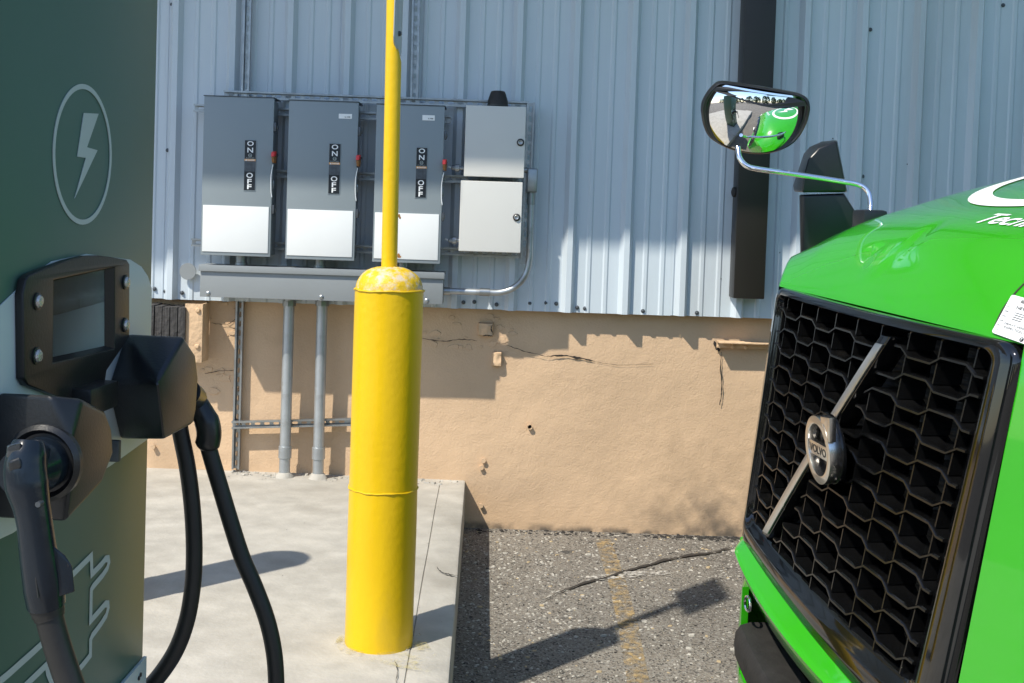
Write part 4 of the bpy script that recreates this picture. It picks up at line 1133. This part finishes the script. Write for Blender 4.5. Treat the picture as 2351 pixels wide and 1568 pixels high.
# seam line and sticker on the near fender corner
sm_pts = [hood_hit(*p) for p in ((2284, 752), (2292, 733), (2305, 708), (2325, 681), (2350, 654), (2385, 625))]
sm_pts = [p for p in sm_pts if p is not None]
if len(sm_pts) > 2:
    mb = MB(); mb.tube(sm([p + Vector((-.0005, 0, .0005)) for p in sm_pts], 4), .0022, 6); mb.build('hood_seam', 'crack', hood, local=True)
st = [hood_hit(*p) for p in ((2280, 766), (2350, 791), (2327, 679))]
print('sticker', st)
if all(p is not None for p in st):
    P0, P1, P2 = st; U = (P1 - P0) * 1.75; V = (P2 - P0)
    nn = U.cross(V).normalized(); nn = nn if nn.z > 0 else -nn
    sf = lambda u, v, d=0: P0 + U * u + V * v + nn * (.004 + d)
    mb = MB(); mb.plate([(p[0] * .5 + .5, p[1] * .5 + .5) for p in rrect(1, 1, .10)], lambda u, v, d: sf(u, v, d), 0, .0012); stk = mb.build('inspection_sticker', 'decalwhite', TR, local=True)
    tf = lambda u, v: sf(u, v, .0019)
    mb = MB()
    add_text(mb, 'NEW YORK', tf, .20, .70, .46, .075, bold=True); add_text(mb, 'HEAVY VEHICLE SAFETY', tf, .14, .28, .72, .055); add_text(mb, 'INSPECTION CERTIFICATE', tf, .16, .19, .72, .055)
    add_text(mb, '2', tf, .46, .37, .15, .26, bold=True)
    for k in range(4): mb.face(tf(.22, .60 - .055 * k), tf(.40, .60 - .055 * k), tf(.40, .615 - .055 * k), tf(.22, .615 - .055 * k))
    for k in range(7): mb.face(tf(.22 + .02 * k, .86), tf(.232 + .02 * k, .86), tf(.232 + .02 * k, .94), tf(.22 + .02 * k, .94))
    for k, s in enumerate(('JAN', 'FEB', 'MAR', 'APR', 'MAY', 'JUN')): add_text(mb, s, tf, .03, .68 - .12 * k, .075, .035)
    mb.build('lettering', 'ink', stk, local=True)
    mb = MB(); mb.plate(circ(20, 1), lambda u, v, d: sf(.545 + u * .035, .07 + v * .055, .0019 + d * .0001), 0, 1)
    mb.build('sticker_dot', 'ink', stk, local=True)
    mb = MB(); add_text(mb, 'T', lambda u, v: sf(u, v, .0027), .525, .04, .04, .06, bold=True); mb.build('lettering', 'white', stk, local=True)

# bumper
def bxp(y): 
    a = abs(y); x = -.150 + .05 * (a / .47) ** 2
    if a > .47: x += 4.2 * (min(a, .62) - .47) ** 2 + max(0, a - .62) * 1.0
    return x
def bzt(y): return -.170 * (.476 - max(-.7, min(.7, y)))
ys = [1.08 - 2.16 * k / 80 for k in range(81)]
def bump_rows(prof, y0=1.08, y1=-1.08, n=80):
    return [[(bxp(y) + dx, y, z + bzt(y) + .006) for dx, z in prof] for y in [y0 + (y1 - y0) * k / n for k in range(n + 1)]]
BW = .425
mb = MB()
mb.loft(bump_rows([(.10, .745), (.066, .742), (.052, .738), (.012, .724), (.002, .721), (-.006, .712), (-.004, .704), (.022, .650), (.030, .642), (.040, .638), (.09, .634)]), closed=False)
for a, b in ((1.08, BW), (-BW, -1.08)):
    mb.loft(bump_rows([(.09, .634), (.030, .640), (.020, .60), (.012, .42), (.016, .36), (.05, .335)], a, b, 30), closed=False)
for y in (BW, -BW):
    mb.loft([[(bxp(y) + dx, y, z + bzt(y)) for dx, z in ((.010, .645), (.010, .36))], [(bxp(y) + .03, y, z + bzt(y)) for z in (.645, .36)]], closed=False)
mb.loft(bump_rows([(.05, .40), (.012, .395), (.008, .36), (.02, .33), (.08, .32)], BW, -BW, 60), closed=False)
mb.build('bumper', 'truckgreen', TR, local=True, smooth=True, weld=False, angle=40)
mb = MB(); mb.loft(bump_rows([(.16, .75), (.14, .64), (.13, .32)], .9, -.9, 40), closed=False); mb.build('bumper_void', 'crack', TR, local=True)
mb = MB()
prof = [(.10, .545), (.03, .548), (.0, .541), (-.014, .522), (-.018, .49), (-.014, .455), (.004, .432), (.05, .425), (.10, .425)]
mb.loft([[(bxp(y) + dx + .006, y, z + bzt(y)) for dx, z in prof] for y in [BW - .012 - (2 * BW - .024) * k / 60 for k in range(61)]], closed=True); mb.build('bumper_pad', 'blackrubber', TR, local=True, smooth=True)
c = t_plane(1717, 1386, (0, 1, 0), .37); mb = MB(); pth = [(c.x, c.y + .02 * math.cos(a), c.z + .02 * math.sin(a)) for a in [2 * math.pi * k / 24 for k in range(25)]]
mb.tube(pth, .004, 8, caps=False); mb.build('tow_eye', 'chrome', TR, local=True, smooth=True)
# rest of the truck, mostly out of the frame: chassis, cab, wheels
mb = MB(); mb.box(.12, 2.6, -.5, .5, .30, .80); mb.build('chassis', 'blackplastic', TR, local=True)
mb = MB(); mb.box(2.1, 4.2, -1.12, 1.12, .55, 1.95); mb.loft([[(2.1, -1.12, 1.95), (2.1, 1.12, 1.95), (4.2, 1.12, 1.95), (4.2, -1.12, 1.95)], [(2.65, -1.0, 2.95), (2.65, 1.0, 2.95), (4.2, 1.0, 2.95), (4.2, -1.0, 2.95)]]); mb.build('cab', 'truckgreen', TR, local=True, bevel=.05)
mb = MB(); mb.loft([[(2.13, -.98, 2.03), (2.13, .98, 2.03)], [(2.60, -.9, 2.86), (2.60, .9, 2.86)]], closed=False); 
for v in mb.v: v += Vector((-.03, 0, .0))
mb.build('windscreen', 'glass', TR, local=True)
for y in (-.92, .92):
    mb = MB(); mb.lathe([(.25, -.14), (.46, -.14), (.51, -.10), (.51, .10), (.46, .14), (.25, .14)], (1.25, y, .51), (0, 1, 0), 36); w = mb.build('wheel', 'tyre', TR, local=True, smooth=True)
    mb = MB(); mb.lathe([(.27, -.10), (.27, .10)], (1.25, y, .51), (0, 1, 0), 28); mb.build('rim', 'satin', w, local=True)
# hood mirror on its chrome arm
base = t_plane(1997, 492, (0, 1, 0), .62)
mb = MB(); mb.box(base.x - .035, base.x + .045, base.y - .03, base.y + .05, base.z - .05, base.z + .014); mb.build('mirror_base', 'blackplastic', TR, local=True, bevel=.012)
MD = .88   # across distance of the mirror
armp = [(1997, 500), (1999, 468), (1993, 440), (1972, 424), (1930, 416), (1860, 405), (1790, 395), (1740, 388), (1713, 380), (1698, 362), (1694, 338)]
ap = []
for k, p in enumerate(armp):
    f = k / (len(armp) - 1); ap.append(t_plane(*p, (0, 1, 0), .62 + (.80 - .62) * f))
mb = MB(); mb.tube(sm(ap, 6), .0084, 16); arm = mb.build('mirror_arm', 'chrome', TR, local=True, smooth=True)
mout = [(165, 560), (172, 460), (205, 360), (290, 230), (400, 125), (470, 104), (560, 105), (900, 150), (1300, 215), (1650, 280), (1770, 315), (1845, 375), (1878, 450), (1880, 560), (1830, 750), (1720, 950), (1580, 1090), (1400, 1180), (1240, 1222), (1080, 1236), (850, 1215), (600, 1150), (420, 1060), (280, 950), (200, 770)]
mpx = [((2760 + x * .2551) / 1.742, (300 + y * .2551) / 1.742) for x, y in mout]
mc = (sum(p[0] for p in mpx) / len(mpx), sum(p[1] for p in mpx) / len(mpx))
M0 = t_plane(*mc, (0, 1, 0), .84)
vdir = (tl(EYE) - M0).normalized()
mn = (vdir + Vector((.10, 0, -.19))).normalized()     # mirror looks down and back at the nose
mu = Vector((0, 0, 1)).cross(mn).normalized(); mv = mn.cross(mu)
def mpt(px, py):
    o, d = t_ray(px, py); p = o + d * ((M0 - o).dot(mn) / d.dot(mn)) - M0; return p.dot(mu), p.dot(mv)
mo = [(v.x, v.y) for v in sm([Vector((*mpt(*p), 0)) for p in mpx] + [Vector((*mpt(*mpx[0]), 0))], 4)][:-1]
def mf(u, v, d): return M0 + mu * u + mv * v + mn * d
def sc_(l, k): return [(a * k, b * k) for a, b in l]
mb = MB()
mb.loft([[mf(*p, d) for p in sc_(mo, k)] for k, d in ((.90, .000), (.925, .014), (.955, .017), (.99, .010), (1.0, -.004), (.98, -.03), (.90, -.06), (.72, -.09), (.45, -.105), (.1, -.11))], True, False)
mh = mb.build('mirror_housing', 'blackplastic', TR, local=True, smooth=True, angle=60)
Rc = .23
def cap(u, v): return .006 + (math.sqrt(max(1e-6, Rc * Rc - u * u - v * v)) - Rc) + .052
mb = MB(); K = [0, .12, .25, .4, .55, .7, .8, .87, .92]
mb.loft([[mf(p[0], p[1], cap(*p)) for p in sc_(mo, max(k, .002))] for k in K], True, False); mb.build('mirror_glass', 'mirror', mh, local=True, smooth=True, angle=80)
# black visor over the upper part of the glass
vz = [(350, 225), (400, 180), (480, 165), (600, 168), (900, 215), (1300, 280), (1600, 335), (1790, 400), (1820, 465), (1650, 478), (1480, 484), (1300, 470), (1100, 430), (850, 368), (600, 292)]
mb = MB(); vp = [mpt((2760 + x * .2551) / 1.742, (300 + y * .2551) / 1.742) for x, y in vz]
mb.plate(vp, lambda u, v, d: mf(u, v, max(.012, cap(u, v)) + .004 + d), 0, .003); mb.build('visor', 'blackplastic', mh, local=True)
# black fender mirror on its pedestal, seen from the front
FM = .98
fm = lambda x, y, dy=0.0: t_plane(x, y, (0, 1, 0), FM + dy)
def fmr(pts, dy): return [fm(x, y, dy) for x, y in pts]
low = [(1834, 600), (1836, 447), (1940, 444), (1990, 500), (2000, 620)]
pA = fmr(low, -.03); pB = fmr(low, .06)
hull([fm(1840, 640), fm(1836, 447), fm(1866, 640, 0)] + fmr([(1838, 640), (1835, 447), (1938, 443), (1985, 520), (1992, 640)], .10) + fmr([(1870, 640), (1846, 449), (1938, 446), (1984, 520), (1990, 640)], -.02), 'mirror_pedestal', 'blackplastic', TR, .006, local=True)
hull(fmr([(1822, 440), (1820, 425), (1828, 412), (1838, 380), (1845, 352), (1858, 337), (1885, 325), (1922, 321), (1926, 400), (1946, 442)], .10) +
     fmr([(1842, 442), (1846, 400), (1856, 366), (1880, 340), (1921, 323), (1923, 400), (1944, 440)], -.03), 'fender_mirror', 'blackplastic', TR, .008, local=True)
